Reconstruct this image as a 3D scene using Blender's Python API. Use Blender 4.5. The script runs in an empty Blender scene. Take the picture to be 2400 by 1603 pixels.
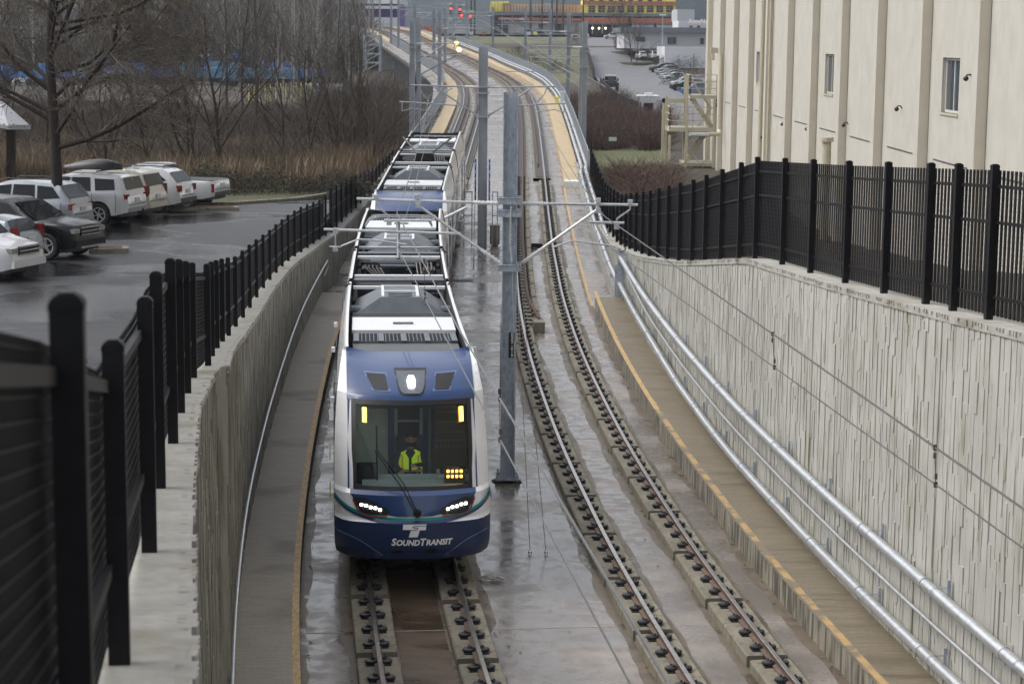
import bpy, math, random
import numpy as np
from mathutils import Vector, Matrix
R=math.radians; rnd=random.Random(7)
S=bpy.context.scene; COL=S.collection
# ---------------------------------------------------------------- camera
FP=4600.0; TH=math.atan(697.5/FP); RO=.0095; CH=9.0
cam=bpy.data.cameras.new('camera'); camo=bpy.data.objects.new('camera',cam); COL.objects.link(camo)
cam.sensor_width=36; cam.lens=36*FP/2400; cam.clip_end=6000; cam.clip_start=.3
camo.matrix_world=Matrix.Translation((0,0,CH))@Matrix.Rotation(math.pi/2-TH,4,'X')@Matrix.Rotation(RO,4,'Z')
cam.dof.use_dof=True; cam.dof.focus_distance=38; cam.dof.aperture_fstop=5.2
S.camera=camo
# ---------------------------------------------------------------- light
W=bpy.data.worlds.new("World"); S.world=W; W.use_nodes=True
nt=W.node_tree; bg=nt.nodes['Background']; sky=nt.nodes.new('ShaderNodeTexSky'); sky.sky_type='NISHITA'
sky.sun_disc=False; sky.sun_elevation=R(48); sky.sun_rotation=R(-70); sky.air_density=1.2; sky.dust_density=4; sky.ozone_density=1.0
hs=nt.nodes.new('ShaderNodeHueSaturation'); hs.inputs['Saturation'].default_value=.30
nt.links.new(sky.outputs[0],hs.inputs['Color']); nt.links.new(hs.outputs[0],bg.inputs[0]); bg.inputs[1].default_value=.14
sun=bpy.data.lights.new('sun','SUN'); sun.energy=.8; sun.angle=R(28); sun.color=(1,.97,.93)
so=bpy.data.objects.new('sun',sun); COL.objects.link(so)
# sun stands to the left (-X), a little behind the camera
sd=Vector((-.62,-.22,.75)).normalized(); so.rotation_euler=sd.to_track_quat('Z','Y').to_euler()
S.view_settings.view_transform='Standard'; S.view_settings.look='None'; S.view_settings.exposure=.80; S.view_settings.gamma=1
S.cycles.max_bounces=6; S.cycles.transparent_max_bounces=8; S.cycles.use_denoising=True
# ---------------------------------------------------------------- survey helpers
cT,sT=math.cos(TH),math.sin(TH)
def ray(px,py):
    u,v=px-1200,py-801.5; a=u+RO*v; b=v-RO*u
    return (a/FP,cT-b/FP*sT,-sT-b/FP*cT)
def at(px,py,Y):
    d=ray(px,py); t=Y/d[1]; return Vector((t*d[0],Y,CH+t*d[2]))
def smooth(tab,x0,x1,step=2.0,k=3):
    xs=np.arange(x0,x1,step); ys=np.interp(xs,[a for a,b in tab],[b for a,b in tab])
    p=np.pad(ys,(k,k),mode='reflect',reflect_type='odd'); w=np.hanning(2*k+3)[1:-1]; w/=w.sum()
    return xs,np.convolve(p,w,'valid')
_h=[(-10,9.35),(0,9.3),(28,9.0),(45,8.9),(57,8.6),(68,8.35),(80,7.9),(95,7.35),(110,6.8),(139,5.75),(365,-2.1),(430,-3.4),(560,-3.6),(700,-3.6)]
_x=[(-10,9.6),(0,7.7),(10,5.9),(20,4.35),(27,3.39),(34,2.62),(42.8,1.93),(51.4,1.42),(57,1.16),(66,.94),(79.4,.84),(94,.87),(112,.95),(138,1.02),(162,1.0),(177,.7),(194,.05),(211,-1.4),(231,-3.8),(249,-5.6),(303,-12.3),(368,-20),(450,-31),(560,-48),(700,-70)]
HX,HY=smooth(_h,-8,690,2); XX,XY=smooth(_x,-8,690,2,2)
def rz(Y): return CH-float(np.interp(Y,HX,HY))
def xr(Y): return float(np.interp(Y,XX,XY))
def pt(Y,off,dz=0):
    # point beside the right track's centre line
    dx=(xr(Y+1.5)-xr(Y-1.5))/3; n=math.hypot(1,dx)
    return Vector((xr(Y)+off/n,Y-off*dx/n,rz(Y)+dz))
def tab(t,Y): return float(np.interp(Y,[a for a,b in t],[b for a,b in t]))
LWT=[(0,7.5),(4,7.1),(9,6.45),(13.5,6.05),(16,5.85),(24,5.0),(34.5,3.84),(40,3.46),(47,3.2),(54,2.9),(62,2.47),(73,2.0),(86,1.9),(110,2.6)]
LWX=[(0,-.26),(6,-1.04),(12,-2.03),(18,-2.95),(22,-3.44),(24,-3.67)]
def lwx(Y): return tab(LWX,Y) if Y<24 else pt(Y,-7.42).x
RWT=[(10,5.9),(24.5,5.45),(26.5,5.34),(33,5.01),(40.4,4.66),(49.3,3.61),(51.9,3.34),(60,2.6),(73,1.67),(84,1.45),(104,2.4)]
RFT=[(10,8.1),(24,7.55),(26.5,7.46),(33.5,7.09),(41.1,6.72),(49.4,5.69),(60,4.6),(72,3.6),(84,3.2),(104,3.9)]
# ---------------------------------------------------------------- mesh builder
class MB:
    def __init__(s): s.v=[]; s.f=[]; s.xf=None
    def add(s,vs,fs):
        n=len(s.v); s.v+= [tuple(v) for v in vs]; s.f+=[tuple(i+n for i in f) for f in fs]; return s
    def box(s,c,d,rz_=0,M=None):
        x,y,z=d[0]/2,d[1]/2,d[2]/2
        vs=[Vector((a*x,b*y,e*z)) for a in(-1,1) for b in(-1,1) for e in(-1,1)]
        Q=M if M is not None else Matrix.Rotation(rz_,3,'Z')
        vs=[Q@v+Vector(c) for v in vs]
        return s.add(vs,[(0,1,3,2),(4,6,7,5),(0,4,5,1),(2,3,7,6),(0,2,6,4),(1,5,7,3)])
    def bx(s,x0,x1,y0,y1,z0,z1): return s.box(((x0+x1)/2,(y0+y1)/2,(z0+z1)/2),(abs(x1-x0),abs(y1-y0),abs(z1-z0)))
    def tube(s,P,r,n=8,cap=True):
        P=[Vector(p) for p in P]; rs=r if isinstance(r,(list,tuple)) else [r]*len(P)
        ups=None; vs=[]; 
        for i,p in enumerate(P):
            t=(P[min(i+1,len(P)-1)]-P[max(i-1,0)])
            if t.length<1e-9: t=Vector((0,0,1))
            t.normalize()
            if ups is None: ups=t.orthogonal().normalized()
            else:
                ups=ups-t*ups.dot(t); 
                if ups.length<1e-6: ups=t.orthogonal()
                ups.normalize()
            w=t.cross(ups)
            for k in range(n):
                a=2*math.pi*k/n; vs.append(p+(ups*math.cos(a)+w*math.sin(a))*rs[i])
        fs=[]
        for i in range(len(P)-1):
            for k in range(n): fs.append((i*n+k,i*n+(k+1)%n,(i+1)*n+(k+1)%n,(i+1)*n+k))
        if cap: fs.append(tuple(range(n-1,-1,-1))); fs.append(tuple((len(P)-1)*n+k for k in range(n)))
        return s.add(vs,fs)
    def bar(s,a,b,w,h):
        a,b=Vector(a),Vector(b); t=(b-a).normalized(); u=Vector((0,0,1)) if abs(t.z)<.95 else Vector((1,0,0))
        x=t.cross(u).normalized(); u=x.cross(t)
        vs=[p+x*i*w/2+u*j*h/2 for p in(a,b) for i,j in((-1,-1),(1,-1),(1,1),(-1,1))]
        return s.add(vs,[(3,2,1,0),(4,5,6,7),(0,1,5,4),(1,2,6,5),(2,3,7,6),(3,0,4,7)])
    def prism(s,poly,ax,d0,d1):
        # poly: 2d points; ax: 'x','y','z' extrusion axis
        def m(p,d): return (d,p[0],p[1]) if ax=='x' else ((p[0],d,p[1]) if ax=='y' else (p[0],p[1],d))
        n=len(poly); vs=[m(p,d0) for p in poly]+[m(p,d1) for p in poly]
        return s.add(vs,[tuple(range(n)),tuple(range(2*n-1,n-1,-1))]+[(i,i+n,(i+1)%n+n,(i+1)%n) for i in range(n)])
    def grid(s,rows):
        n=len(rows[0]); vs=[p for r in rows for p in r]
        return s.add(vs,[(i*n+k,i*n+k+1,(i+1)*n+k+1,(i+1)*n+k) for i in range(len(rows)-1) for k in range(n-1)])
    def lathe(s,c,prof,n=16,ax='z'):
        rows=[]
        for r,h in prof:
            row=[]
            for k in range(n+1):
                a=2*math.pi*k/n; x,y=r*math.cos(a),r*math.sin(a)
                q=(x,y,h) if ax=='z' else ((h,x,y) if ax=='x' else (x,h,y))
                row.append((c[0]+q[0],c[1]+q[1],c[2]+q[2]))
            rows.append(row)
        return s.grid(rows)
    def ribbon(s,Ys,L):
        # L: list of functions Y->Vector, swept along Ys
        return s.grid([[f(y) for f in L] for y in Ys])
    def build(s,name,mat,parent=None,smooth=False,loc=None,ang=35):
        vs=s.v if s.xf is None else [tuple(s.xf(v)) for v in s.v]
        if loc is not None: vs=[(v[0]-loc[0],v[1]-loc[1],v[2]-loc[2]) for v in vs]
        me=bpy.data.meshes.new(name); me.from_pydata(vs,[],s.f); me.validate(); me.update()
        if mat: me.materials.append(mat)
        if smooth:
            me.shade_smooth(); me.set_sharp_from_angle(angle=R(ang))
        o=bpy.data.objects.new(name,me); COL.objects.link(o)
        if parent: o.parent=parent
        if loc is not None and not parent: o.location=loc
        return o
def tag(o,label=None,cat=None,group=None,kind=None):
    if label: o['label']=label
    if cat: o['category']=cat
    if group: o['group']=group
    if kind: o['kind']=kind
    return o
def thing(name,loc,label,cat,group=None,rot=0):
    o=bpy.data.objects.new(name,None); COL.objects.link(o); o.location=loc; o.rotation_euler=(0,0,rot); o.empty_display_size=.2
    return tag(o,label,cat,group)
def dup(root,loc=None,rot=None,label=None,group=None,scale=None,mats=None):
    def c(o,p):
        n=o.copy(); COL.objects.link(n); n.parent=p
        for k in list(kids.get(o.name,[])): c(k,n)
        return n
    kids={}
    for o in list(root.children_recursive): kids.setdefault(o.parent.name,[]).append(o)
    n=c(root,None)
    if loc is not None: n.location=loc
    if rot is not None: n.rotation_euler=(0,0,rot)
    if scale is not None: n.scale=scale if hasattr(scale,'__len__') else (scale,)*3
    if label: n['label']=label
    if group: n['group']=group
    if mats:
        for o in [n]+list(n.children_recursive):
            if o.type=='MESH' and len(o.data.materials) and o.data.materials[0].name in mats:
                o.material_slots[0].link='OBJECT'; o.material_slots[0].material=mats[o.data.materials[0].name] if False else M[mats[o.data.materials[0].name]]
    return n
# ---------------------------------------------------------------- materials
M={}
def mat(name,col,rough=.6,metal=0,var=.12,scale=6,bump=0,bscale=40,emit=0,aniso=None,spec=.5,coat=0,rvar=0):
    m=bpy.data.materials.new(name); m.use_nodes=True; t=m.node_tree; b=t.nodes['Principled BSDF']
    b.inputs['Roughness'].default_value=rough; b.inputs['Metallic'].default_value=metal
    b.inputs['Specular IOR Level'].default_value=spec; b.inputs['Coat Weight'].default_value=coat
    tc=t.nodes.new('ShaderNodeTexCoord'); mp=t.nodes.new('ShaderNodeMapping'); t.links.new(tc.outputs['Object'],mp.inputs[0])
    if aniso: mp.inputs['Scale'].default_value=aniso
    n=t.nodes.new('ShaderNodeTexNoise'); n.inputs['Scale'].default_value=scale; n.inputs['Detail'].default_value=5; n.inputs['Roughness'].default_value=.6
    t.links.new(mp.outputs[0],n.inputs[0])
    r=t.nodes.new('ShaderNodeValToRGB'); r.color_ramp.elements[0].position=.3; r.color_ramp.elements[1].position=.7
    r.color_ramp.elements[0].color=tuple(max(0,c*(1-var)) for c in col)+(1,); r.color_ramp.elements[1].color=tuple(min(1,c*(1+var)) for c in col)+(1,)
    t.links.new(n.outputs[0],r.inputs[0]); t.links.new(r.outputs[0],b.inputs['Base Color'])
    if rvar:
        mr=t.nodes.new('ShaderNodeMapRange'); mr.inputs[3].default_value=max(.02,rough-rvar); mr.inputs[4].default_value=rough+rvar
        t.links.new(n.outputs[0],mr.inputs[0]); t.links.new(mr.outputs[0],b.inputs['Roughness'])
    if bump:
        n2=t.nodes.new('ShaderNodeTexNoise'); n2.inputs['Scale'].default_value=bscale; n2.inputs['Detail'].default_value=4
        t.links.new(mp.outputs[0],n2.inputs[0]); bp=t.nodes.new('ShaderNodeBump'); bp.inputs['Strength'].default_value=bump; bp.inputs['Distance'].default_value=.02
        t.links.new(n2.outputs[0],bp.inputs['Height']); t.links.new(bp.outputs[0],b.inputs['Normal'])
    if emit: 
        b.inputs['Emission Color'].default_value=tuple(col)+(1,); b.inputs['Emission Strength'].default_value=emit
    M[name]=m; return m
def mixnode(t,fac,a,b):
    n=t.nodes.new('ShaderNodeMix'); n.data_type='RGBA'
    if hasattr(fac,'links') or not isinstance(fac,(int,float)): t.links.new(fac,n.inputs[0])
    else: n.inputs[0].default_value=fac
    for k,x in((6,a),(7,b)):
        if isinstance(x,tuple): n.inputs[k].default_value=x+(1,)
        else: t.links.new(x,n.inputs[k])
    return n.outputs[2]
def noise(t,vec,scale,lo,hi,detail=4,out01=True):
    n=t.nodes.new('ShaderNodeTexNoise'); n.inputs['Scale'].default_value=scale; n.inputs['Detail'].default_value=detail
    t.links.new(vec,n.inputs[0]); m=t.nodes.new('ShaderNodeMapRange'); m.inputs[1].default_value=lo; m.inputs[2].default_value=hi; m.interpolation_type='SMOOTHSTEP'
    t.links.new(n.outputs[0],m.inputs[0]); return m.outputs[0]
def mapping(t,scale,rot=0):
    tc=t.nodes.new('ShaderNodeTexCoord'); mp=t.nodes.new('ShaderNodeMapping'); mp.inputs['Scale'].default_value=scale; mp.inputs['Rotation'].default_value=(0,0,rot)
    t.links.new(tc.outputs['Object'],mp.inputs[0]); return mp.outputs[0]
def wetground(name,c0,c1,stain,puddle=(.5,.62),rough=(.42,.06),streak=(.5,6,1),stainr=(.55,.7),sc=.35,bmp=.25):
    m=bpy.data.materials.new(name); m.use_nodes=True; t=m.node_tree; b=t.nodes['Principled BSDF']
    v1=mapping(t,(1,1,1)); vs=mapping(t,streak)
    a=noise(t,vs,3.0,.3,.7,6); fine=noise(t,v1,18,.25,.75,5)
    col=mixnode(t,a,c0,c1); 
    col=mixnode(t,noise(t,v1,sc*.8,*stainr),col,stain)
    mm=t.nodes.new('ShaderNodeMath'); mm.operation='MULTIPLY'; mm.inputs[1].default_value=.35; t.links.new(fine,mm.inputs[0])
    col=mixnode(t,mm.outputs[0],col,tuple(x*.6 for x in c0))
    pud=noise(t,vs,sc,*puddle)
    col=mixnode(t,pud,col,tuple(x*.66 for x in c0))
    t.links.new(col,b.inputs['Base Color'])
    mr=t.nodes.new('ShaderNodeMapRange'); mr.inputs[3].default_value=rough[0]; mr.inputs[4].default_value=rough[1]
    t.links.new(pud,mr.inputs[0]); t.links.new(mr.outputs[0],b.inputs['Roughness'])
    if name=='wet_slab':
        g2=noise(t,vs,4.5,.38,.64,8); md=t.nodes.new('ShaderNodeMath'); md.operation='MULTIPLY_ADD'; md.inputs[1].default_value=.20; t.links.new(g2,md.inputs[0]); t.links.new(mr.outputs[0],md.inputs[2]); t.links.new(md.outputs[0],b.inputs['Roughness'])
    bp=t.nodes.new('ShaderNodeBump'); bp.inputs['Strength'].default_value=bmp; bp.inputs['Distance'].default_value=.01
    t.links.new(fine,bp.inputs['Height']); t.links.new(bp.outputs[0],b.inputs['Normal'])
    M[name]=m; return m
wetground('wet_slab',(.23,.20,.178),(.36,.32,.29),(.15,.10,.068),puddle=(.33,.60),rough=(.34,.07),streak=(.7,.8,1),sc=.75,stainr=(.50,.68),bmp=.08)
wetground('yellow_worn',(.47,.31,.13),(.40,.27,.13),(.17,.15,.12),puddle=(.7,.9),rough=(.6,.4),streak=(1,1,1),stainr=(.46,.60),sc=2.6)
wetground('damp_dirt',(.12,.092,.062),(.17,.135,.10),(.07,.06,.04),puddle=(.5,.7),rough=(.5,.15),streak=(1,1,1),sc=1.4)
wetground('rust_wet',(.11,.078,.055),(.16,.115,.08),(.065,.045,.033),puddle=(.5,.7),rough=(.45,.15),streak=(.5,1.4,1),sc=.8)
wetground('walk_conc',(.27,.235,.19),(.36,.315,.265),(.17,.15,.12),puddle=(.6,.8),rough=(.6,.3),streak=(.6,9,1),sc=.5)
wetground('walk_brown',(.16,.13,.088),(.22,.185,.13),(.12,.095,.06),puddle=(.5,.8),rough=(.6,.28),streak=(.6,7,1),sc=.5)
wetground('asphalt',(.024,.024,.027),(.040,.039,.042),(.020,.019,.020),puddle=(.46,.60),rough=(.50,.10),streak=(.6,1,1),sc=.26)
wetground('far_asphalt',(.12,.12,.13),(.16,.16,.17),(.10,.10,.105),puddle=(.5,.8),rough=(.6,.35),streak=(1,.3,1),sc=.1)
wetground('cap_conc',(.33,.32,.29),(.42,.41,.38),(.22,.20,.15),puddle=(.6,.9),rough=(.8,.6),streak=(1,1,1),sc=.9)
def wallmat(name,c0,c1,dirt,lo=.52,hi=.75):
    m=bpy.data.materials.new(name); m.use_nodes=True; t=m.node_tree; b=t.nodes['Principled BSDF']
    v=mapping(t,(3,3,.35)); v1=mapping(t,(1,1,1))
    col=mixnode(t,noise(t,v1,1.2,.3,.7,6),c0,c1); col=mixnode(t,noise(t,v,2.6,lo,hi,6),col,dirt)
    t.links.new(col,b.inputs['Base Color']); b.inputs['Roughness'].default_value=.85
    bp=t.nodes.new('ShaderNodeBump'); bp.inputs['Strength'].default_value=.2; bp.inputs['Distance'].default_value=.01
    t.links.new(noise(t,v1,60,.2,.8,3),bp.inputs['Height']); t.links.new(bp.outputs[0],b.inputs['Normal'])
    M[name]=m; return m
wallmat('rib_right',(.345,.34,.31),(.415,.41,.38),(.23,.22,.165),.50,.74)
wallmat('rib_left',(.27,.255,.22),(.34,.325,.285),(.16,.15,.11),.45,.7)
wallmat('stucco',(.425,.405,.355),(.47,.45,.40),(.35,.33,.275),.52,.85)
wallmat('kerb_side',(.22,.20,.16),(.27,.25,.20),(.07,.065,.05),.4,.6)
wallmat('plinth_conc',(.17,.155,.12),(.25,.228,.18),(.11,.09,.06),.5,.7)
wallmat('bridge_conc',(.25,.25,.245),(.31,.31,.30),(.16,.16,.15),.5,.8)
mat('stucco_tan',(.55,.505,.42),.85,var=.06,scale=1.5)
mat('cream_paint',(.46,.42,.32),.5,var=.06,scale=3)
mat('yellow_line',(.46,.31,.14),.6,var=.35,scale=5,aniso=(4,1.2,1))
mat('yellow_walk',(.44,.335,.20),.6,var=.10,scale=2,bump=.1)
mat('white_line',(.7,.7,.68),.6)
mat('galv',(.36,.40,.46),.45,.25,var=.30,scale=15,aniso=(1,1,.5),rvar=.08)
mat('galv_pipe',(.58,.60,.62),.36,.7,var=.14,scale=12,rvar=.08)
mat('galv_far',(.36,.39,.43),.5,.3,var=.12,scale=3)
mat('black_fence',(.007,.007,.009),.5,var=.3,scale=20,spec=.25)
mat('rail_head',(.40,.37,.35),.25,.9,var=.2,scale=6)
mat('rail_web',(.13,.085,.065),.6,.2,var=.35,scale=8)
mat('rust',(.085,.052,.040),.8,var=.4,scale=14)
mat('rubber',(.02,.02,.023),.45,var=.3,scale=30)
mat('clip',(.035,.028,.025),.5,.4,var=.4,scale=30)
mat('white_train',(.84,.84,.86),.22,var=.03,scale=2,coat=.5)
mat('blue_train',(.008,.040,.145),.25,var=.05,scale=2,coat=.6)
mat('blue_dark',(.008,.027,.10),.3,var=.05,scale=2,coat=.5)
mat('blue_roof',(.09,.13,.28),.3,var=.05,scale=2,coat=.6)
mat('teal',(.0,.24,.24),.3,var=.04)
mat('trim_black',(.008,.008,.010),.38,var=.2)
mat('roof_dark',(.014,.015,.017),.6,var=.4,scale=4)
mat('roof_grey',(.075,.08,.085),.5,var=.15,scale=5)
mat('roof_mid',(.125,.14,.16),.42,.3,var=.12,scale=4)
mat('roof_white',(.66,.67,.69),.35,var=.04,scale=3)
mat('cab_wall',(.55,.64,.61),.6,var=.08); mat('cab_dark',(.03,.035,.045),.6); mat('cab_blue',(.03,.07,.22),.5)
mat('metal_grey',(.35,.36,.37),.4,.6)
mat('lamp_white',(1,.97,.92),.3,emit=4); mat('lamp_soft',(.9,.95,1),.3,emit=5); mat('amber',(1,.48,.06),.3,emit=4.5); mat('red_led',(.22,.012,.012),.3)
mat('red_signal',(1,.05,.03),.3,emit=2.2); mat('warm_lamp',(1,.62,.12),.3,emit=2.2); mat('warm_bulb',(1,.85,.5),.3,emit=3)
mat('red_lens',(.17,.008,.010),.2,coat=.6,var=.15); mat('hivis',(.55,.85,.02),.7,var=.08,emit=.12); mat('hivis_orange',(.9,.25,.04),.7); mat('reflective',(.7,.7,.68),.4)
mat('skin',(.38,.22,.155),.55); mat('beard',(.012,.01,.009),.8); mat('cloth_dark',(.012,.014,.022),.8)
mat('sign_white',(.9,.9,.9),.5,var=.01); mat('sign_blue',(.02,.10,.45),.5); mat('sign_green',(.35,.50,.43),.5)
mat('bark',(.035,.026,.020),.9,var=.4,scale=9,bump=.5,bscale=15,aniso=(2,2,.5))
mat('bark_near',(.030,.022,.018),.9,var=.5,scale=9,bump=.6,bscale=15,aniso=(2,2,.5))
mat('twig_mid',(.060,.049,.040),.9,var=.35,scale=2); mat('twig_grey',(.105,.092,.080),.9,var=.3,scale=.6); mat('twig_near',(.13,.11,.09),.9,var=.45,scale=3)
mat('bark_pale',(.26,.25,.22),.85,var=.3,scale=5,aniso=(1,1,.4)); mat('dry_leaf',(.15,.065,.045),.8,var=.4,scale=4)
mat('brush',(.056,.043,.034),.95,var=.4,scale=.3); mat('brush_red',(.085,.055,.045),.95,var=.4,scale=.5); mat('reed',(.19,.145,.095),.95,var=.35,scale=.4)
mat('bramble',(.035,.034,.022),.9,var=.5,scale=1.2); mat('evergreen',(.022,.040,.020),.9,var=.4,scale=1.0); mat('ivy',(.018,.045,.015),.9,var=.4,scale=1)
mat('paint_white',(.56,.57,.59),.18,var=.02,coat=.8); mat('paint_silver',(.33,.35,.375),.30,.4,var=.04,coat=.7); mat('paint_black',(.006,.0065,.008),.25,var=.05,coat=.15,spec=.3)
mat('paint_beige',(.48,.455,.385),.25,var=.03,coat=.5); mat('paint_grey',(.20,.23,.27),.25,.4,var=.04,coat=.8); mat('paint_red',(.16,.02,.025),.25,coat=.8); mat('paint_blue',(.035,.13,.36),.35,var=.15,coat=.4,scale=1)
mat('paint_lightblue',(.08,.19,.29),.4,var=.15,scale=1); mat('car_glass',(.010,.012,.014),.06,spec=.28); mat('trim_grey',(.06,.062,.065),.6); mat('chrome',(.75,.76,.78),.15,1,var=.05)
mat('tyre',(.018,.018,.019),.8); mat('alloy',(.62,.63,.65),.35,.5,var=.1); mat('head_lens',(.22,.225,.23),.1,coat=.5,var=.3,scale=20); mat('plate',(.5,.52,.55),.5)
mat('yellow_wrap',(.80,.70,.15),.7,var=.12,scale=.4); mat('orange_net',(.34,.10,.055),.8,var=.3,scale=1); mat('ply',(.55,.35,.18),.8,var=.3,scale=.5); mat('dark_void',(.03,.03,.035),.8); mat('scaffold_blue',(.10,.12,.16),.6)
mat('white_wall',(.56,.57,.60),.8,var=.05,scale=.3); mat('slate_roof',(.12,.135,.16),.7,var=.2); mat('window_glass',(.05,.06,.075),.08,spec=.7); mat('purple',(.10,.045,.30),.6,var=.1,scale=.2); mat('window_frame',(.55,.54,.5),.5)
mat('wood_pole',(.035,.028,.025),.9,var=.3); mat('wood_beam',(.16,.06,.03),.7,var=.2); mat('shingle',(.40,.41,.43),.6,var=.1,scale=4); mat('leaf_litter',(.07,.04,.025),.9,var=.5); mat('debris',(.45,.42,.38),.8,var=.3)
mat('hill',(.035,.048,.060),1,var=.35,scale=.02)
# grass / earth
def groundmat(name,a,b_,c_,sc=.15):
    m=bpy.data.materials.new(name); m.use_nodes=True; t=m.node_tree; b=t.nodes['Principled BSDF']; v=mapping(t,(1,1,1))
    col=mixnode(t,noise(t,v,sc,.4,.6,6),a,b_); col=mixnode(t,noise(t,v,sc*9,.4,.65,6),col,c_); t.links.new(col,b.inputs['Base Color']); b.inputs['Roughness'].default_value=.95
    M[name]=m; return m
groundmat('earth',(.048,.038,.027),(.066,.050,.034),(.034,.031,.022)); groundmat('grass',(.085,.105,.038),(.12,.125,.055),(.10,.085,.045),.08); groundmat('verge',(.05,.06,.025),(.08,.07,.035),(.04,.05,.02),.3)
g=bpy.data.materials.new('windshield'); g.use_nodes=True; t=g.node_tree
for n in list(t.nodes): 
    if n.type!='OUTPUT_MATERIAL': t.nodes.remove(n)
tr=t.nodes.new('ShaderNodeBsdfTransparent'); tr.inputs[0].default_value=(.82,.90,.89,1); gl=t.nodes.new('ShaderNodeBsdfGlossy'); gl.inputs['Roughness'].default_value=.02
mx=t.nodes.new('ShaderNodeMixShader'); fr=t.nodes.new('ShaderNodeFresnel'); fr.inputs[0].default_value=1.45; t.links.new(fr.outputs[0],mx.inputs[0]); t.links.new(tr.outputs[0],mx.inputs[1]); t.links.new(gl.outputs[0],mx.inputs[2])
t.links.new(mx.outputs[0],[n for n in t.nodes if n.type=='OUTPUT_MATERIAL'][0].inputs[0]); M['windshield']=g
def frange(a,b,s):
    n=max(1,int(round((b-a)/s))); return [a+(b-a)*i/n for i in range(n+1)]
# ================================================================ SETTING
GL=[(0,2.5),(84,2.5),(90,1.7),(110,1.5),(250,1.0),(380,.5),(440,3),(520,14),(700,34),(780,45),(900,80),(1500,150),(2600,260)]
GR=[(0,5.6),(26,5.15),(40,4.4),(50,3.4),(70,2.2),(360,2.0),(420,5.4),(480,8.6),(540,11),(700,11.5),(770,12),(900,45),(1500,150),(2600,230)]
def gz(X,Y):
    l,r=tab(GL,Y),tab(GR,Y)
    if Y<300: return l if X<xr(Y)-2 else r
    x0=-95 if Y<760 else -95+(Y-760)*.0; k=min(1,max(0,(X-x0)/40)); return l*(1-k)+r*k
def gjit(X,Y,z): return z+(math.sin(X*.31+Y*.13)*math.sin(Y*.21-X*.07))*(.12 if Y<380 else .3)
b=MB(); Ys=frange(-30,100,3)+frange(105,400,8)+frange(420,780,20); rows=[]
for Y in Ys:
    yl=min(max(Y,0),560); xl=(lwx(yl) if yl<110 else pt(yl,-7.4).x)-.35; xrr=pt(yl,2.75).x+.42
    row=[]
    for k in (900,400,200,120,80,55,38,28,20,14,9,5,2,0): X=xl-k; row.append((X,Y,gjit(X,Y,gz(X,Y)) if k>30 or Y>88 else gz(X,Y)))
    c=min(gz(xl,Y),rz(yl)-1.9) if Y<640 else gz(xl,Y)
    row+= [(xl+.02,Y,c),(xrr-.02,Y,c)]
    for k in (0,1,3,6,9,14,20,28,40,60,90,150,300,900): X=xrr+k; row.append((X,Y,gz(X,Y)))
    rows.append(row)
b.grid(rows); tag(b.build('ground',M['earth'],smooth=True),kind='structure')
# hills behind everything
b=MB(); rows=[]
for Y in [775]+frange(800,2600,60):
    rows.append([(X,Y,gz(X,Y)-1 if Y<790 else tab(GR,Y)+max(0,(Y-1000)/200)*0+min(1,(Y-775)/300)*18*math.sin(X*.008+Y*.01)+9*math.sin(X*.031)+min(1,(Y-775)/300)*rnd.uniform(-2,10)) for X in frange(-1500,1500,20)])
b.grid(rows); tag(b.build('hills',M['hill'],smooth=True),kind='structure')
def strip(name,mt,Ys,L,kind='structure',parent=None,smooth=False,**k):
    b=MB(); b.ribbon(Ys,L); o=b.build(name,M[mt],parent,smooth=smooth); 
    if kind: o['kind']=kind
    return o
# track slab and deck
YS=frange(-6,110,1.5)+frange(111.5,560,3)
SL=-.36
slab=strip('track_slab','wet_slab',YS,[(lambda Y,o=o: pt(Y,o,SL)) for o in (-8.0,-7,-5.2,-3.6,-2.2,-.8,.8,2,3.3)],smooth=True)
# expansion joints
for Y,m in ((31.0,'cap_conc'),(45.6,'cap_conc'),(60.5,'cap_conc'),(76.5,'cap_conc'),(108,'cap_conc'),(108.9,'cap_conc'),(132,'cap_conc'),(152,'cap_conc')):
    b=MB(); b.grid([[pt(Y+d,o,SL+.004) for o in (-7,-3,0,1.75)] for d in (0,.035 if Y<100 else .12)]); o=b.build('joint',M[m]); o['kind']='structure'; o.parent=slab
# car park
lot=MB(); YL=frange(18,83,2.5)
rows=[[(-60,Y,2.56),(-40,Y,2.56),(-25,Y,2.56),(-16,Y,2.56),(-11,Y,2.56),(lwx(Y)-.5,Y,2.56)] for Y in YL]
lot.grid(rows); tag(lot.build('car_park',M['asphalt']),kind='structure')
kb=MB(); pts=[(-24,75.5),(-14,76.8),(-11.2,78.2),(-8.9,80.8),(-7.9,83.5)]
kb.tube([(x,y,2.60) for x,y in pts],.11,4); tag(kb.build('kerb',M['plinth_conc']),kind='structure')
b=MB(); P=[(-60,73.5),(-24,76),(-14,77.2),(-11.2,78.6),(-9,81.2),(-7.9,84),(-7.6,92),(-60,92)]
b.prism(P,'z',2.0,2.62); tag(b.build('verge',M['verge']),kind='structure')
for c,w in (((-12.45,60.2,2.62),(1.2,.8)),((-11.9,75.6,2.61),(2.6,.7))):
    b=MB(); b.box(c,(w[0],w[1],.16),.2); i=tag(b.build('kerb_island',M['plinth_conc']),kind='structure')
    b=MB(); b.box((c[0]-.05,c[1],c[2]+.05),(w[0]-.3,w[1]-.3,.1),.2); j=b.build('verge',M['leaf_litter'],i); j['kind']='structure'
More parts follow.
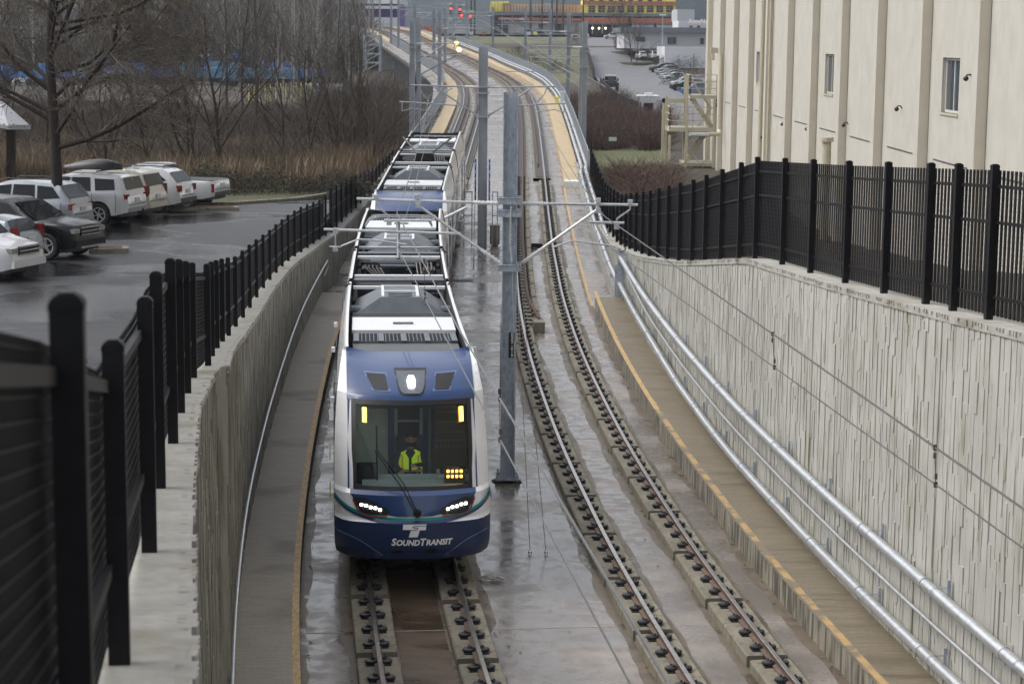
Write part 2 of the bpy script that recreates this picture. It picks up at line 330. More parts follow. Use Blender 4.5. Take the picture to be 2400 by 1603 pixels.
# ---------------------------------------------------------------- retaining walls
def relief(b,X,zb,zt,Y0,Y1,d,seed,w=.095):
    r=random.Random(seed); Y=Y0
    while Y<Y1:
        ww=w*r.uniform(.6,1.4); Ya,Yb=Y,Y+ww*.94; xa,xb=X(Ya),X(Yb); z=zb(Y); top=zt(Y)+r.uniform(-.01,.01)
        last=-1
        while z<top-.02:
            h=r.uniform(.25,1.6); z2=min(top,z+h) if top-z-h>.15 else top
            q=r.choice([0,.005,.011,.018])
            while q==last: q=r.choice([0,.005,.011,.018])
            last=q; a,c=xa+d*q,xb+d*q; n=len(b.v)
            b.v+=[(a,Ya,z),(c,Yb,z),(c,Yb,z2),(a,Ya,z2),(xa-d*.03,Ya,z),(xb-d*.03,Yb,z),(xb-d*.03,Yb,z2),(xa-d*.03,Ya,z2)]
            b.f+=[(n,n+1,n+2,n+3),(n,n+3,n+7,n+4),(n+1,n+5,n+6,n+2),(n+3,n+2,n+6,n+7),(n,n+4,n+5,n+1)]
            z=z2
        Y+=ww
def wall(name,X,zb,zt,Y0,Y1,d,mt,label,thick,seed):
    b=MB(); relief(b,X,zb,zt,Y0,Y1,d,seed)
    root=b.build(name,M[mt]); tag(root,label,'retaining wall')
    c=MB(); Ys=frange(Y0,Y1,.8); r=random.Random(seed)
    J={y:r.uniform(0,.012) for y in Ys}
    c.ribbon(Ys,[lambda Y:Vector((X(Y)+d*(.026+J.get(Y,0)),Y,zt(Y)-.10)),lambda Y:Vector((X(Y)+d*(.03+J.get(Y,0)),Y,zt(Y)+.012)),lambda Y:Vector((X(Y)-d*thick,Y,zt(Y)+.012)),lambda Y:Vector((X(Y)-d*thick,Y,zt(Y)-2.5))])
    e=frange(Y0,Y1,.11); 
    for y in e[:-1]:
        if r.random()<.6: c.bx(X(y)+d*.02,X(y)+d*(.045+r.uniform(0,.012)),y,y+.07,zt(y)-r.uniform(.02,.06),zt(y)+.010)
    c.build('wall_cap',M['cap_conc'],root)
    k=MB(); k.ribbon(Ys,[lambda Y:Vector((X(Y)-d*.012,Y,zb(Y)-.3)),lambda Y:Vector((X(Y)-d*.012,Y,zt(Y)))]); k.build('wall_core',M[mt],root)
    return root
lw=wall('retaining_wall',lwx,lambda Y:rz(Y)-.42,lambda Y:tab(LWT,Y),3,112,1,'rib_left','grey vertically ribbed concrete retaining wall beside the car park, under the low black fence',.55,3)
rwx=lambda Y:pt(Y,2.76).x
rw=wall('retaining_wall',rwx,lambda Y:rz(Y)-.42,lambda Y:tab(RWT,Y),14,84,-1,'rib_right','pale ribbed concrete retaining wall carrying silver pipes, below the tall black fence',.62,5)
for yj in (20.5,27.6,34.6,41.6,48.6,55.6):
    b=MB(); b.bx(rwx(yj)-.013,rwx(yj)+.03,yj-.12,yj+.12,rz(yj)-.3,tab(RWT,yj)-.03); b.build('wall_joint',M['rib_right'],rw)
# ---------------------------------------------------------------- walkways
def walk(name,mt,Y0,Y1,o0,o1,top,step=1.5):
    Ys=frange(Y0,Y1,step); b=MB(); b.ribbon(Ys,[lambda Y:pt(Y,o0,SL-.05),lambda Y:pt(Y,o0,top),lambda Y:pt(Y,o1,top),lambda Y:pt(Y,o1,SL-.05)])
    for Y in (Y0,Y1): b.add([pt(Y,o0,SL-.05),pt(Y,o0,top),pt(Y,o1,top),pt(Y,o1,SL-.05)],[(0,1,2,3)])
    return tag(b.build(name,M[mt]),kind='structure')
lwk=walk('walkway','walk_conc',-4,66.2,-7.5,-6.34,0.0)
rwk=walk('walkway','walk_brown',-4,65.2,1.80,2.9,.07)
strip('kerb_face','kerb_side',frange(-4,65.2,1.5),[lambda Y:pt(Y,1.796,SL),lambda Y:pt(Y,1.796,.066)],parent=rwk)
strip('kerb_face','kerb_side',frange(-4,66,1.5),[lambda Y:pt(Y,-6.336,SL),lambda Y:pt(Y,-6.336,-.004)],parent=lwk)
def stripe(o0,o1,top,Y0,Y1,par,gap=0,seed=1,mt='yellow_line'):
    b=MB(); r=random.Random(seed); Y=Y0
    while Y<Y1:
        L=r.uniform(.25,.9) if gap else 1.5
        a,c=o0+(r.uniform(0,.05) if gap else 0),o1-(r.uniform(0,.06) if gap else 0)
        if not(gap and r.random()<gap): b.grid([[pt(Y,a,top),pt(Y,c,top)],[pt(Y+L,a,top),pt(Y+L,c,top)]])
        Y+=L
    o=b.build('yellow_stripe',M[mt],par); o['kind']='structure'
stripe(-6.455,-6.345,.004,-3,66,lwk)
stripe(1.81,1.93,.074,47,65.1,rwk); stripe(1.84,1.965,.074,12,47,rwk,mt='yellow_worn')
stripe(1.70,1.80,SL+.005,66,103,slab)
ryw=walk('walkway','yellow_walk',103.3,520,1.75,2.66,.02,3); lyw=walk('walkway','yellow_walk',88,520,-6.66,-5.75,.02,3)
b=MB(); b.grid([[pt(102.9,1.75,-.02),pt(102.9,2.66,-.02)],[pt(103.5,1.75,.03),pt(103.5,2.66,.03)]]); b.add([pt(102.9,1.75,SL),pt(102.9,1.75,-.02),pt(102.9,2.66,-.02),pt(102.9,2.66,SL)],[(0,1,2,3)]); o=b.build('white_edge',M['white_line'],ryw); o['kind']='structure'
# low kerb under the pipes between wall end and bridge, deck parapets, girders
b=MB(); b.ribbon(frange(65.5,112,1.5),[lambda Y:pt(Y,2.52,SL),lambda Y:pt(Y,2.52,.12),lambda Y:pt(Y,2.72,.12),lambda Y:pt(Y,2.72,SL)]); tag(b.build('kerb',M['bridge_conc']),kind='structure')
br=thing('guideway_bridge',(0,0,0),'grey concrete rail viaduct curving away to the left on tall piers','bridge')
for o0,sg in ((3.25,1),(-7.1,-1)):
    b=MB(); b.ribbon(frange(100,560,3),[(lambda Y:pt(Y,o0,SL)),(lambda Y:pt(Y,o0,.16)),(lambda Y:pt(Y,o0+sg*.28,.16)),(lambda Y:pt(Y,o0+sg*.28,-1.0)),(lambda Y:pt(Y,o0-sg*.9,-1.25)),(lambda Y:pt(Y,o0-sg*1.5,-2.5))]); b.build('parapet',M['bridge_conc'],br)
b=MB(); b.ribbon(frange(112,560,3),[lambda Y:pt(Y,-5.6,-2.5),lambda Y:pt(Y,1.75,-2.5)]); b.build('girder',M['bridge_conc'],br)
for Y in (150,185,220,252,286,320,355,392):
    c=pt(Y,-2); g0=gz(c.x,Y); b=MB(); b.bx(c.x-1.2,c.x+1.2,Y-.8,Y+.8,g0-1,c.z-2.45); b.add([],[]); b.bx(c.x-3.4,c.x+3.4,Y-.9,Y+.9,c.z-3.4,c.z-2.4); b.build('pier',M['bridge_conc'],br)
# ---------------------------------------------------------------- rails and plinths
def rail(off,Y0,Y1,label,group,guard=False,flare=None):
    Ys=frange(Y0,Y1,1.0 if Y1<130 else 1.6)
    fo=(lambda Y:off) if flare is None else (lambda Y:off+flare*max(0,(Y0+6-Y)/6)**2)
    hz=-.02 if not guard else 0.0
    P=[(-.07,-.16),(-.07,-.145),(-.012,-.125),(-.012,-.045),(-.035,-.035),(-.036,hz-.004),(-.028,hz),(.028,hz),(.036,hz-.004),(.035,-.035),(.012,-.045),(.012,-.125),(.07,-.145),(.07,-.16)]
    b=MB(); b.ribbon(Ys,[(lambda Y,x=x,z=z:pt(Y,fo(Y)+x,z)) for x,z in P]); 
    b.add([pt(Y0,fo(Y0)+x,z) for x,z in P],[tuple(range(len(P)))])
    r=b.build('guard_rail' if guard else 'running_rail',M['rust' if guard else 'rail_web']); tag(r,label,'rail',group)
    b=MB(); b.ribbon(Ys,[(lambda Y,x=x,z=z:pt(Y,fo(Y)+x,z)) for x,z in ((-.037,-.03),(-.037,hz+.002),(-.028,hz+.006),(.028,hz+.006),(.037,hz+.002),(.037,-.03))]); b.build('rail_head',M['rust' if guard else 'rail_head'],r)
RL={'ll':-5.17,'lr':-3.665,'rl':-.753,'rr':.753}
N={'ll':'left-hand running rail of the left track, under the train','lr':'right-hand running rail of the left track, under the train','rl':'left-hand running rail of the empty right track','rr':'right-hand running rail of the empty right track'}
for k,o in RL.items(): rail(o,-4,520,N[k],'running rails')
rail(-.43,61.2,520,'brown guard rail of the right track ending at a concrete block','guard rails',True,flare=.22)
rail(-4.85,84,520,'brown guard rail along the left rail of the left track','guard rails',True)
rail(.43,112,520,'brown guard rail beside the right rail of the right track','guard rails',True)
rail(-3.99,84,520,'brown guard rail along the right rail of the left track','guard rails',True)
b=MB(); c=pt(61.0,-.24,0); b.box((c.x,c.y,c.z-.2),(.34,1.0,.32),.05); tag(b.build('concrete_block',M['plinth_conc']),'small concrete block where the brown guard rail ends','block')
def fastener():
    b=MB(); b.bx(-.20,.20,-.15,.15,0,.018); b.lathe((-.115,0,.018),[(.10,0),(.115,.02),(.11,.05),(.085,.06),(.0,.062)],12); b.lathe((.115,0,.018),[(.10,0),(.115,.02),(.11,.05),(.085,.06),(.0,.062)],12)
    b.bx(-.12,.12,-.11,.11,.018,.055)
    for s in(-1,1):
        P=[(s*(.10+.03*math.cos(a)),.035*math.sin(a),.095+.02*math.sin(a*2)) for a in [i*math.pi*2/8 for i in range(8)]]; b.tube(P,.012,5)
        b.tube([(s*.10,.06,.07),(s*.06,.05,.085)],.014,5); b.tube([(s*.17,0,.01),(s*.17,0,.075)],.014,6)
    me=b.build('rail_fastener',M['rubber'],smooth=True); return me
fproto=fastener()
def plinth_proto(w,cx,guard):
    b=MB(); L=1.43; x0,x1=cx-w/2,cx+w/2; z0,z1=-.18,-.0
    c=.02; P=[(x0,z0),(x0,z1-c),(x0+c,z1),(x1-c,z1),(x1,z1-c),(x1,z0)]; b.prism(P,'y',-L,L)
    r=b.build('rail_plinth',M['plinth_conc']); tag(r,'x','rail plinth')
    for i in range(4):
        f=fproto.copy(); COL.objects.link(f); f.parent=r; f.location=(0,(i-1.5)*.762,0); f.scale=(.92,.80,.92)
        if guard:
            g=MB(); g.bx(.22,.46,-.10,.10,0,.05); g.bx(.36,.42,-.05,.05,.05,.12); h=g.build('guard_bracket',M['clip'],r,loc=None); h.location=(0,(i-1.5)*.762,0)
    return r
pA=plinth_proto(.64,0,False); pB=plinth_proto(.98,.15,True)
first=[True,True]
lab={'ll':'low concrete plinth under the left rail of the left track','lr':'low concrete plinth under the right rail of the left track','rl':'low concrete plinth under the left rail of the right track','rr':'low concrete plinth under the right rail of the right track'}
for k,o in RL.items():
    i=0; Y=8.9+{'ll':.6,'lr':.2,'rl':1.4,'rr':0}[k]
    while Y<106:
        wide=(k=='rl' and Y>62) or (k=='ll' and Y>84)
        p=pB if wide else pA; fi=1 if wide else 0
        if k in('ll','lr') and 36<Y<84: Y+=3.05; continue
        n=p if first[fi] else dup(p); first[fi]=False
        c=pt(Y,o,-.178); a,e=pt(Y-1,o,-.178),pt(Y+1,o,-.178); yv=(e-a).normalized(); xv=yv.cross(Vector((0,0,1))).normalized(); zv=xv.cross(yv)
        m=Matrix((xv,yv,zv)).transposed().to_4x4(); m.translation=c; n.matrix_world=m
        n['label']=lab[k]; n['group']='rail plinths, '+lab[k].split('under ')[1]
        Y+=3.05
bpy.data.objects.remove(fproto)
for k,o in RL.items():
    w=(.31,.62) if k in('ll','rl') else (.62,.31)
    b=MB(); b.ribbon(frange(106,520,2),[lambda Y:pt(Y,o-w[0],SL),lambda Y:pt(Y,o-w[0],-.185),lambda Y:pt(Y,o+w[1],-.185),lambda Y:pt(Y,o+w[1],SL)])
    _p=b.build('rail_plinth',M['plinth_conc']); fr_=MB(); fr_.ribbon(frange(106.3,520,2),[lambda Y:pt(Y,o-.24 if k in('rl','ll') else o-.5,-.15),lambda Y:pt(Y,o+.5 if k in('rl','ll') else o+.24,-.15)]); _f=fr_.build('fastener_row',M['clip'],_p)
    tag(_p,'far bridge stretch of '+lab[k][4:],'rail plinth')
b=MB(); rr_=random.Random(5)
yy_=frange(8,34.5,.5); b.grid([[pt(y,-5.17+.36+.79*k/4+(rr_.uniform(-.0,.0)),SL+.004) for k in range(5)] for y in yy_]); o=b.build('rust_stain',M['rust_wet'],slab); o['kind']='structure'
def damp(offs,sg,Y0,Y1,w0,w1,seed,name='damp_edge'):
    r_=random.Random(seed); b=MB(); w=w0; rows=[]
    for y in frange(Y0,Y1,.22 if Y1<70 else .4):
        w=min(w1,max(w0,w+r_.uniform(-.05,.05)+(r_.random()<.06)*.10)); rows.append([pt(y,offs,SL+.0045),pt(y,offs+sg*w*.6,SL+.0045),pt(y,offs+sg*w,SL+.0045)])
    b.grid(rows); o=b.build(name,M['damp_dirt'],slab); o['kind']='structure'
for i_,(o_,sg_) in enumerate(((-5.17-.31,-1),(-3.665+.31,1),(-.753-.31,-1),(-.753+.31,1),(.753-.31,-1),(.753+.31,1),(1.80,-1),(-6.34,1))): damp(o_,sg_,9,104,.03,.21,40+i_)
# litter on the slab
b=MB(); r=random.Random(4)
for i in range(520):
    q=r.random(); Y=r.uniform(20,60) if q<.8 else r.uniform(60,100)
    o=r.choice([r.gauss(-6.22,.06),r.gauss(-6.2,.1),r.gauss(-3.2,.12),r.uniform(-6.2,1.6),r.gauss(-1.15,.05),r.gauss(1.7,.05)]); c=pt(Y,o,SL+.012); s=r.uniform(.012,.04); a=r.uniform(0,6.3)
    b.add([c+Vector((math.cos(a+k*1.6)*s*r.uniform(.4,1),math.sin(a+k*1.6)*s,r.uniform(0,.012))) for k in range(4)],[(0,1,2,3)])
tag(b.build('leaf_litter',M['leaf_litter']),kind='stuff',label='dark wet leaf litter scattered on the track slab',cat='litter')
b=MB(); c=pt(33.8,-3.0,SL+.03)
for i in range(14):
    a=r.uniform(0,6.3); d=Vector((math.cos(a)*r.uniform(.1,.32),math.sin(a)*r.uniform(.05,.2),r.uniform(0,.05))); b.tube([c+d*.2,c+d*.7+Vector((0,0,.03)),c+d+Vector((r.uniform(-.1,.1),0,0))],.012,4)
b.add([c+Vector((-.22,-.1,0)),c+Vector((.1,-.12,.05)),c+Vector((.28,.02,.01)),c+Vector((.0,.14,.06)),c+Vector((-.2,.1,.02))],[(0,1,2,3,4)])
tag(b.build('plastic_scrap',M['debris']),'crumpled pale scrap lying on the wet slab beside the train front','rubbish')
# ================================================================ FENCES
def fence(label,Pb,zt,post,picket,rails,d,panel_low=.06,cap=.02,wires=0,gauge=.006,psz=(.018,.03),back=0,mt='black_fence',pname='fence_panel',over=.10):
    # Pb: list of base points; zt: list of post top heights; d: side of the posts on which the panels hang
    root=thing('metal_fence',Pb[0],label,'fence'); L0=Vector(Pb[0]); col=M[mt]
    for i,p in enumerate(Pb):
        b=MB(); h=zt[i]; q=post/2
        t=(Vector(Pb[min(i+1,len(Pb)-1)])-Vector(Pb[max(i-1,0)])); ang=math.atan2(t.y,t.x)
        b.box((p[0],p[1],(p[2]+h-.03)/2),(post,post,h-.03-p[2]),ang)
        Q=Matrix.Rotation(ang,3,'Z')
        [b.box((p[0],p[1],h-.03+k_*.0055),(post*w_,post*w_,.0056),ang) for k_,w_ in enumerate((1.06,1.06,1.03,.97,.88,.74,.52))]
        b.v=[tuple(Vector(v)-L0) for v in b.v]; b.build('fence_post',col,root)
    for i in range(len(Pb)-1):
        a,c=Vector(Pb[i]),Vector(Pb[i+1]); t=(c-a); t.z=0; L=t.length; t.normalize(); nrm=Vector((-t.y,t.x,0))*d*(post/2+.025)
        b=MB(); n=max(2,int(L/picket))
        for k in range(n+1):
            f=k/n; base=a+(c-a)*f+nrm; top=zt[i]+(zt[i+1]-zt[i])*f-over
            b.box((base.x,base.y,(base.z+panel_low+top)/2),(psz[1],psz[0],top-base.z-panel_low),math.atan2(t.y,t.x))
        for rr in rails:
            pa,pc=a+nrm*1.0,c+nrm*1.0
            za=(Pb[i][2]+(zt[i]-Pb[i][2])*rr); zc=(Pb[i+1][2]+(zt[i+1]-Pb[i+1][2])*rr)
            s2=-nrm.normalized()*.03
            b.bar(Vector((pa.x,pa.y,za))+s2,Vector((pc.x,pc.y,zc))+s2,.035,.045)
        for k in range(wires):
            rr=(k+.5)/wires; za=Pb[i][2]+panel_low+(zt[i]-over-Pb[i][2]-panel_low)*rr; zc=Pb[i+1][2]+panel_low+(zt[i+1]-over-Pb[i+1][2]-panel_low)*rr
            b.bar(Vector((a.x+nrm.x,a.y+nrm.y,za))-nrm.normalized()*.012,Vector((c.x+nrm.x,c.y+nrm.y,zc))-nrm.normalized()*.012,gauge,gauge)
        b.v=[tuple(Vector(v)-L0) for v in b.v]; b.build(pname,col,root)
    return root
PX=[(2.1,-.76),(4.5,-1.03),(7,-1.44),(9.9,-1.87),(12.3,-2.25),(14.7,-2.58),(17.1,-2.93),(19.5,-3.27),(21.9,-3.6)]
ys=[2.1,4.5,7,9.9,12.3,14.7,17.1,19.5,21.9]+[24.3+2.42*i for i in range(20)]
Pb=[(tab(PX,y) if y<24 else lwx(y)-.22,y,tab(LWT,y)+.01) for y in ys]
LFT=[(2.1,8.86),(4.5,8.42),(7,7.93),(9.9,7.71),(12.3,7.56),(14.7,7.38),(17,7.12),(24.3,6.26),(36.8,5.0),(47.8,4.42),(60.4,3.98),(68,3.6)]
fence('low black metal fence along the top of the left retaining wall by the car park',Pb,[tab(LFT,y) for y in ys],.078,.030,(.3,.86),1,wires=24,over=.11,panel_low=.02,psz=(.008,.008),gauge=.004)
ys2=[ys[-1]+2.4+2.4*i for i in range(16)]; LF2=[(70,3.75),(76,3.6),(95,3.05),(110,3.15)]
fence('black metal fence on the far left wall, beyond the train',[(lwx(y)-.22,y,max(tab(LWT,y),0)+.01) for y in ys2],[tab(LF2,y) for y in ys2],.078,.055,(.1,.5,.86),1,wires=10,over=.1)
yr=[21.8,24.2,26.5,27.9,29.1,31.2,33.5,36.0,38.4,41.1,42.9,45.3,47.6,49.7]+[52.1+2.4*i for i in range(21)]
fence('tall black picket fence on the right retaining wall, in front of the beige building',[(pt(y,3.03).x,y,tab(RWT,y)+.005) for y in yr],[tab(RFT,y) for y in yr],.10,.14,(.15,.63,.86),-1,wires=24,psz=(.016,.066),over=.08,gauge=.005)
for off,Y0,Y1,lb in ((3.12,106,300,'grey mesh fence along the outer right edge of the curving bridge'),(-6.95,112,300,'grey mesh fence along the left edge of the bridge beside the yellow walkway')):
    yy=frange(Y0,Y1,3.2)
    f=fence(lb,[tuple(pt(y,off,.15)) for y in yy],[pt(y,off,1.35).z for y in yy],.07,.16,(.1,.97),1,over=.02,mt='galv_far',psz=(.02,.035),wires=5,gauge=.012)
# handrail on the left wall
hr=thing('handrail',tuple(pt(30,-7.28,.9)),'long silver handrail fixed to the left retaining wall above the walkway','handrail'); L0=hr.location.copy()
b=MB(); zz=lambda Y:pt(Y,-7.25,1.04)
b.tube([zz(y)-L0 for y in frange(6,66.3,1.2)]+[zz(66.6)-L0,zz(66.6)-L0+Vector((0,.05,-.25)),zz(66.4)-L0+Vector((-.1,0,-.5))],.026,8); b.build('rail_tube',M['galv_pipe'],hr,smooth=True)
for y in frange(24,65,2.05):
    b=MB(); c=zz(y)-L0; b.tube([c+Vector((0,0,-.02)),c+Vector((-.02,0,-.10)),c+Vector((-.15,0,-.12))],.011,6); b.bx(c.x-.165,c.x-.15,c.y-.04,c.y+.04,c.z-.19,c.z-.03); b.build('wall_bracket',M['galv'],hr)
# pipes on right wall
def wpipe(label,ys,z,off,r,coll,brk):
    P=[Vector((pt(y,2.72-off).x,y,z(y))) for y in ys]; root=thing('conduit_pipe',P[0],label,'pipe'); L0=P[0]
    b=MB(); b.tube([p-L0 for p in P],r,12); b.build('pipe',M['galv_pipe'],root,smooth=True)
    if coll:
        for y in frange(ys[0]+1,ys[-1],coll):
            p=Vector((pt(y,2.72-off).x,y,z(y)))-L0; t=(Vector((pt(y+.5,2.72-off).x,y+.5,z(y+.5)))-L0-p).normalized()
            b=MB(); b.tube([p-t*.06,p+t*.06],r*1.16,12); b.tube([p+Vector((0,0,r)),p+Vector((0,0,r+.03))],.012,5); b.tube([p-Vector((0,0,r)),p-Vector((0,0,r+.03))],.012,5); b.build('pipe_collar',M['galv_pipe'],root,smooth=True)
    if brk:
        for y in frange(ys[0]+.4,ys[-1]-.3,brk):
            p=Vector((pt(y,2.72-off).x,y,z(y)))-L0
            b=MB(); b.bx(p.x+off-.05,p.x+off-.005,p.y-.03,p.y+.03,p.z-.2,p.z+.2); b.tube([p+Vector((0,0,r+.004)),p+Vector((off-.03,0,r+.004))],.008,5)
            rows=[[p+Vector((math.cos(a)*(r+.006),e,math.sin(a)*(r+.006))) for a in [i*math.pi/5 for i in range(11)]] for e in(-.012,.012)]; b.grid(rows)
            b.build('pipe_bracket',M['galv'],root)
zu=lambda y:tab([(14,1.25),(23.6,1.40),(27.9,1.49),(34,1.56),(40,1.60),(48,1.75),(63.6,2.13)],y)
zl=lambda y:tab([(14,.36),(25.8,.47),(34,.50),(40.6,.50),(47.8,.68),(54.3,1.0),(63.7,1.25)],y)
zm=lambda y:tab([(14,.78),(24,.90),(34,1.0),(41,1.05),(48,1.2),(55,1.45),(63.6,1.9)],y)
wpipe('upper thick silver pipe running along the right retaining wall',frange(14,63.6,2),zu,.20,.083,3.05,3.05)
wpipe('lower thick silver pipe just above the right walkway',frange(14,63.7,2),zl,.20,.083,3.05,3.05)
wpipe('thin pale conduit between the two thick pipes on the right wall',frange(14,63.6,2),zm,.13,.026,0,0)
b=MB(); p=pt(64.2,2.5,.35); b.bx(p.x-.05,p.x+.05,p.y-.05,p.y+.05,p.z,p.z+1.5); b.bx(p.x-.02,p.x+.35,p.y-.03,p.y+.03,p.z+1.25,p.z+1.35); b.bx(p.x-.09,p.x+.22,p.y+.5,p.y+.56,p.z-.2,p.z+.9); tag(b.build('pipe_stand',M['galv']),'grey post holding the thick pipes where they leave the wall','post')
for k,(o,z0,rr,lb) in enumerate(((2.62,.30,.085,'silver pipe laid along the deck edge nearest the track, past the wall'),(2.86,.55,.085,'silver pipe laid behind the first one along the deck edge'))):
    P=[Vector((pt(63.7,2.52).x,63.9,(zl,zu)[k](63.6)))]+[pt(y,o+(.02 if int(y)%9 else 0),z0+(.0 if y>70 else .2*(70-y)/6)) for y in frange(66,104,2.5)]+[pt(y,o+.12,.42+.14*k) for y in frange(106,300,3)]
    root=thing('conduit_pipe',P[0],lb,'pipe'); b=MB(); b.tube([p-P[0] for p in P],rr,8); b.build('pipe',M['galv_pipe'],root,smooth=True)
    for y in frange(66,103,2.9):
        c=pt(y,o,z0)-P[0]; b=MB(); b.tube([c-Vector((0,.06,0)),c+Vector((0,.06,0))],rr*1.18,10); b.build('pipe_collar',M['galv'],root)
# ================================================================ MASTS AND WIRES
def mast(base,h,w=.30,dep=.32,taper=0,label='',arms=None,name='catenary_mast',detail=True,rot=0,mt='galv'):
    root=thing(name,base,label,'mast',None,rot); b=MB(); t=.022
    b.bx(-w/2,-w/2+t,-dep/2,dep/2,.0,h); b.bx(w/2-t,w/2,-dep/2,dep/2,0,h); b.bx(-w/2+t,w/2-t,-.05 if detail else -.02,-.03 if detail else .02,0,h-.01)
    b.build('mast_column',M[mt],root)
    if detail:
        b=MB(); b.bx(-.27,.27,-.24,.24,.07,.11)
        for x in(-.21,.21):
            for y in(-.18,.18): b.tube([(x,y,0),(x,y,.24)],.02,6); b.tube([(x,y,.11),(x,y,.16)],.036,6)
        for x in(-.16,.16): b.bx(x-.012,x+.012,-.2,.2,.11,.32)
        b.build('base_plate',M[mt],root)
        b=MB(); b.prism([(math.cos(i*.63)*.34,math.sin(i*.63)*.28) for i in range(10)],'z',0,.03); b.build('grout_pad',M['dark_void'],root)
    return root
Y1=41.24; B1=Vector((-.07,Y1,-.283)); K=1.0221
m1=mast(B1,8.30,.31,.34,label='nearest tall galvanised mast between the tracks with a black number plate')
def q(x,y,Y=Y1): return at(x,y,Y)-B1
def arm(root,pts,r,name='cantilever_tube',mt='galv_pipe',n=8):
    b=MB(); b.tube(pts,r,n); return b.build(name,M[mt],root,smooth=True)
def plate(root,z,hh=.045,w=.50):
    b=MB()
    for y in(-.2,.2): b.bx(-w/2,w/2,y-.012,y+.012,z,z+hh*3); b.bx(-w/2,w/2,y-.04,y+.04,z+hh*3,z+hh*3+.012)
    for x in(-w/2+.05,w/2-.05): b.tube([(x,-.26,z+hh*1.5),(x,.26,z+hh*1.5)],.012,6)
    b.build('clamp_bracket',M['galv'],root)
plate(m1,q(1190,476).z-.02); plate(m1,q(1190,504).z-.03); plate(m1,q(1190,632).z-.02)
LA=[ # (points px, radius, insulator fraction)
 [(1172,477),(836,466)],[(1177,620),(976,479)],[(1094,486),(1043,511)],[(1079,548),(759,538)],[(1012,517),(900,517)]]
RA=[[(1222,477),(1495,480.6)],[(1224,616),(1401,491)],[(1381,521),(1463,523)]]
for P in LA+RA:
    a,c=q(*P[0]),q(*P[1]); arm(m1,[a,c],.030)
    if P in (LA[0],LA[1],RA[0],RA[1]):
        L=(c-a).length; e=a+(c-a)*min(1,(.55/L)); b=MB(); b.tube([a,e],.036,8)
        for k in range(5): f=a+(e-a)*((k+.7)/6); b.tube([f,f+(e-a)*.03],.052,10)
        b.build('insulator',M['roof_white'],m1,smooth=True)
for P in ([(881,462),(883,482),(912,507),(912,522)],[(978,462),(980,482)],[(1477,474),(1477,491),(1446,513),(1445,532)],[(1402,470),(1402,494)],[(786,541),(786,584)]):
    b=MB(); pts=[q(*p) for p in P]
    for i in range(len(pts)-1): b.bar(pts[i],pts[i+1],.045,.03)
    for p in (pts[0],pts[-1]): b.bx(p.x-.05,p.x+.05,-.06,.06,p.z-.05,p.z+.05)
    b.build('drop_bracket',M['galv_pipe'],m1)
arm(m1,[q(800,577),q(840,561),q(870,562),q(953,573)],.018,'steady_arm'); arm(m1,[q(772,578),q(800,579)],.014,'steady_arm')
arm(m1,[q(1296,580),q(1338,565),q(1350,565),q(1440.7,577)],.018,'steady_arm')
b=MB(); p=q(1200,808); b.bx(p.x-.075,p.x+.075,-.062,-.052,p.z-.27,p.z+.27); pl=b.build('number_plate',M['trim_black'],m1)
def text(s,size,name,mt,parent,fn,ext=.004,shear=0,bold=0,align='CENTER'):
    cu=bpy.data.curves.new(name,'FONT'); cu.body=s; cu.size=size; cu.extrude=ext; cu.shear=shear; cu.offset=bold; cu.align_x=align; cu.align_y='CENTER'; cu.resolution_u=3
    o=bpy.data.objects.new(name,cu); COL.objects.link(o); dg=bpy.context.evaluated_depsgraph_get(); me=bpy.data.meshes.new_from_object(o.evaluated_get(dg)); bpy.data.objects.remove(o)
    for v in me.vertices: v.co=fn(v.co)
    me.materials.clear(); me.materials.append(M[mt]); r=bpy.data.objects.new(name,me); COL.objects.link(r)
    if parent: r.parent=parent
    return r
for i,ch in enumerate('E22-019'):
    z0=p.z+.222-i*.0745
    text(ch,.088,'sign_letter','sign_white',pl,lambda v:Vector((p.x+v.x,-.064-v.z*.3,z0+v.y)),.003,bold=.002)
b=MB(); c=q(1193,955); b.bx(c.x-.06,c.x+.06,-.062,-.052,c.z-.05,c.z+.05); b.build('small_plate',M['galv_pipe'],m1)
b=MB(); b.bx(-.185,-.157,-.1,.1,q(0,920).z,q(0,745).z); b.tube([(-.17,-.12,q(0,920).z),(-.17,-.12,q(0,700).z)],.012,6); b.build('cable_duct',M['galv'],m1)
b=MB(); x0=.02
b.tube([(x0,-.22,q(0,470).z),(x0-.01,-.22,q(0,560).z),(x0+.03,-.21,q(0,600).z)],.022,6)
for k in range(8): z=q(0,505+k*9).z; b.tube([(x0-.02,-.24,z),(x0+.03,-.22,z-.07)],.010,5)
b.tube([(.05,-.2,q(0,600).z),(.12,-.19,q(0,800).z),(.13,-.2,q(0,1080).z)],.008,5)
b.build('tension_rods',M['galv_pipe'],m1)
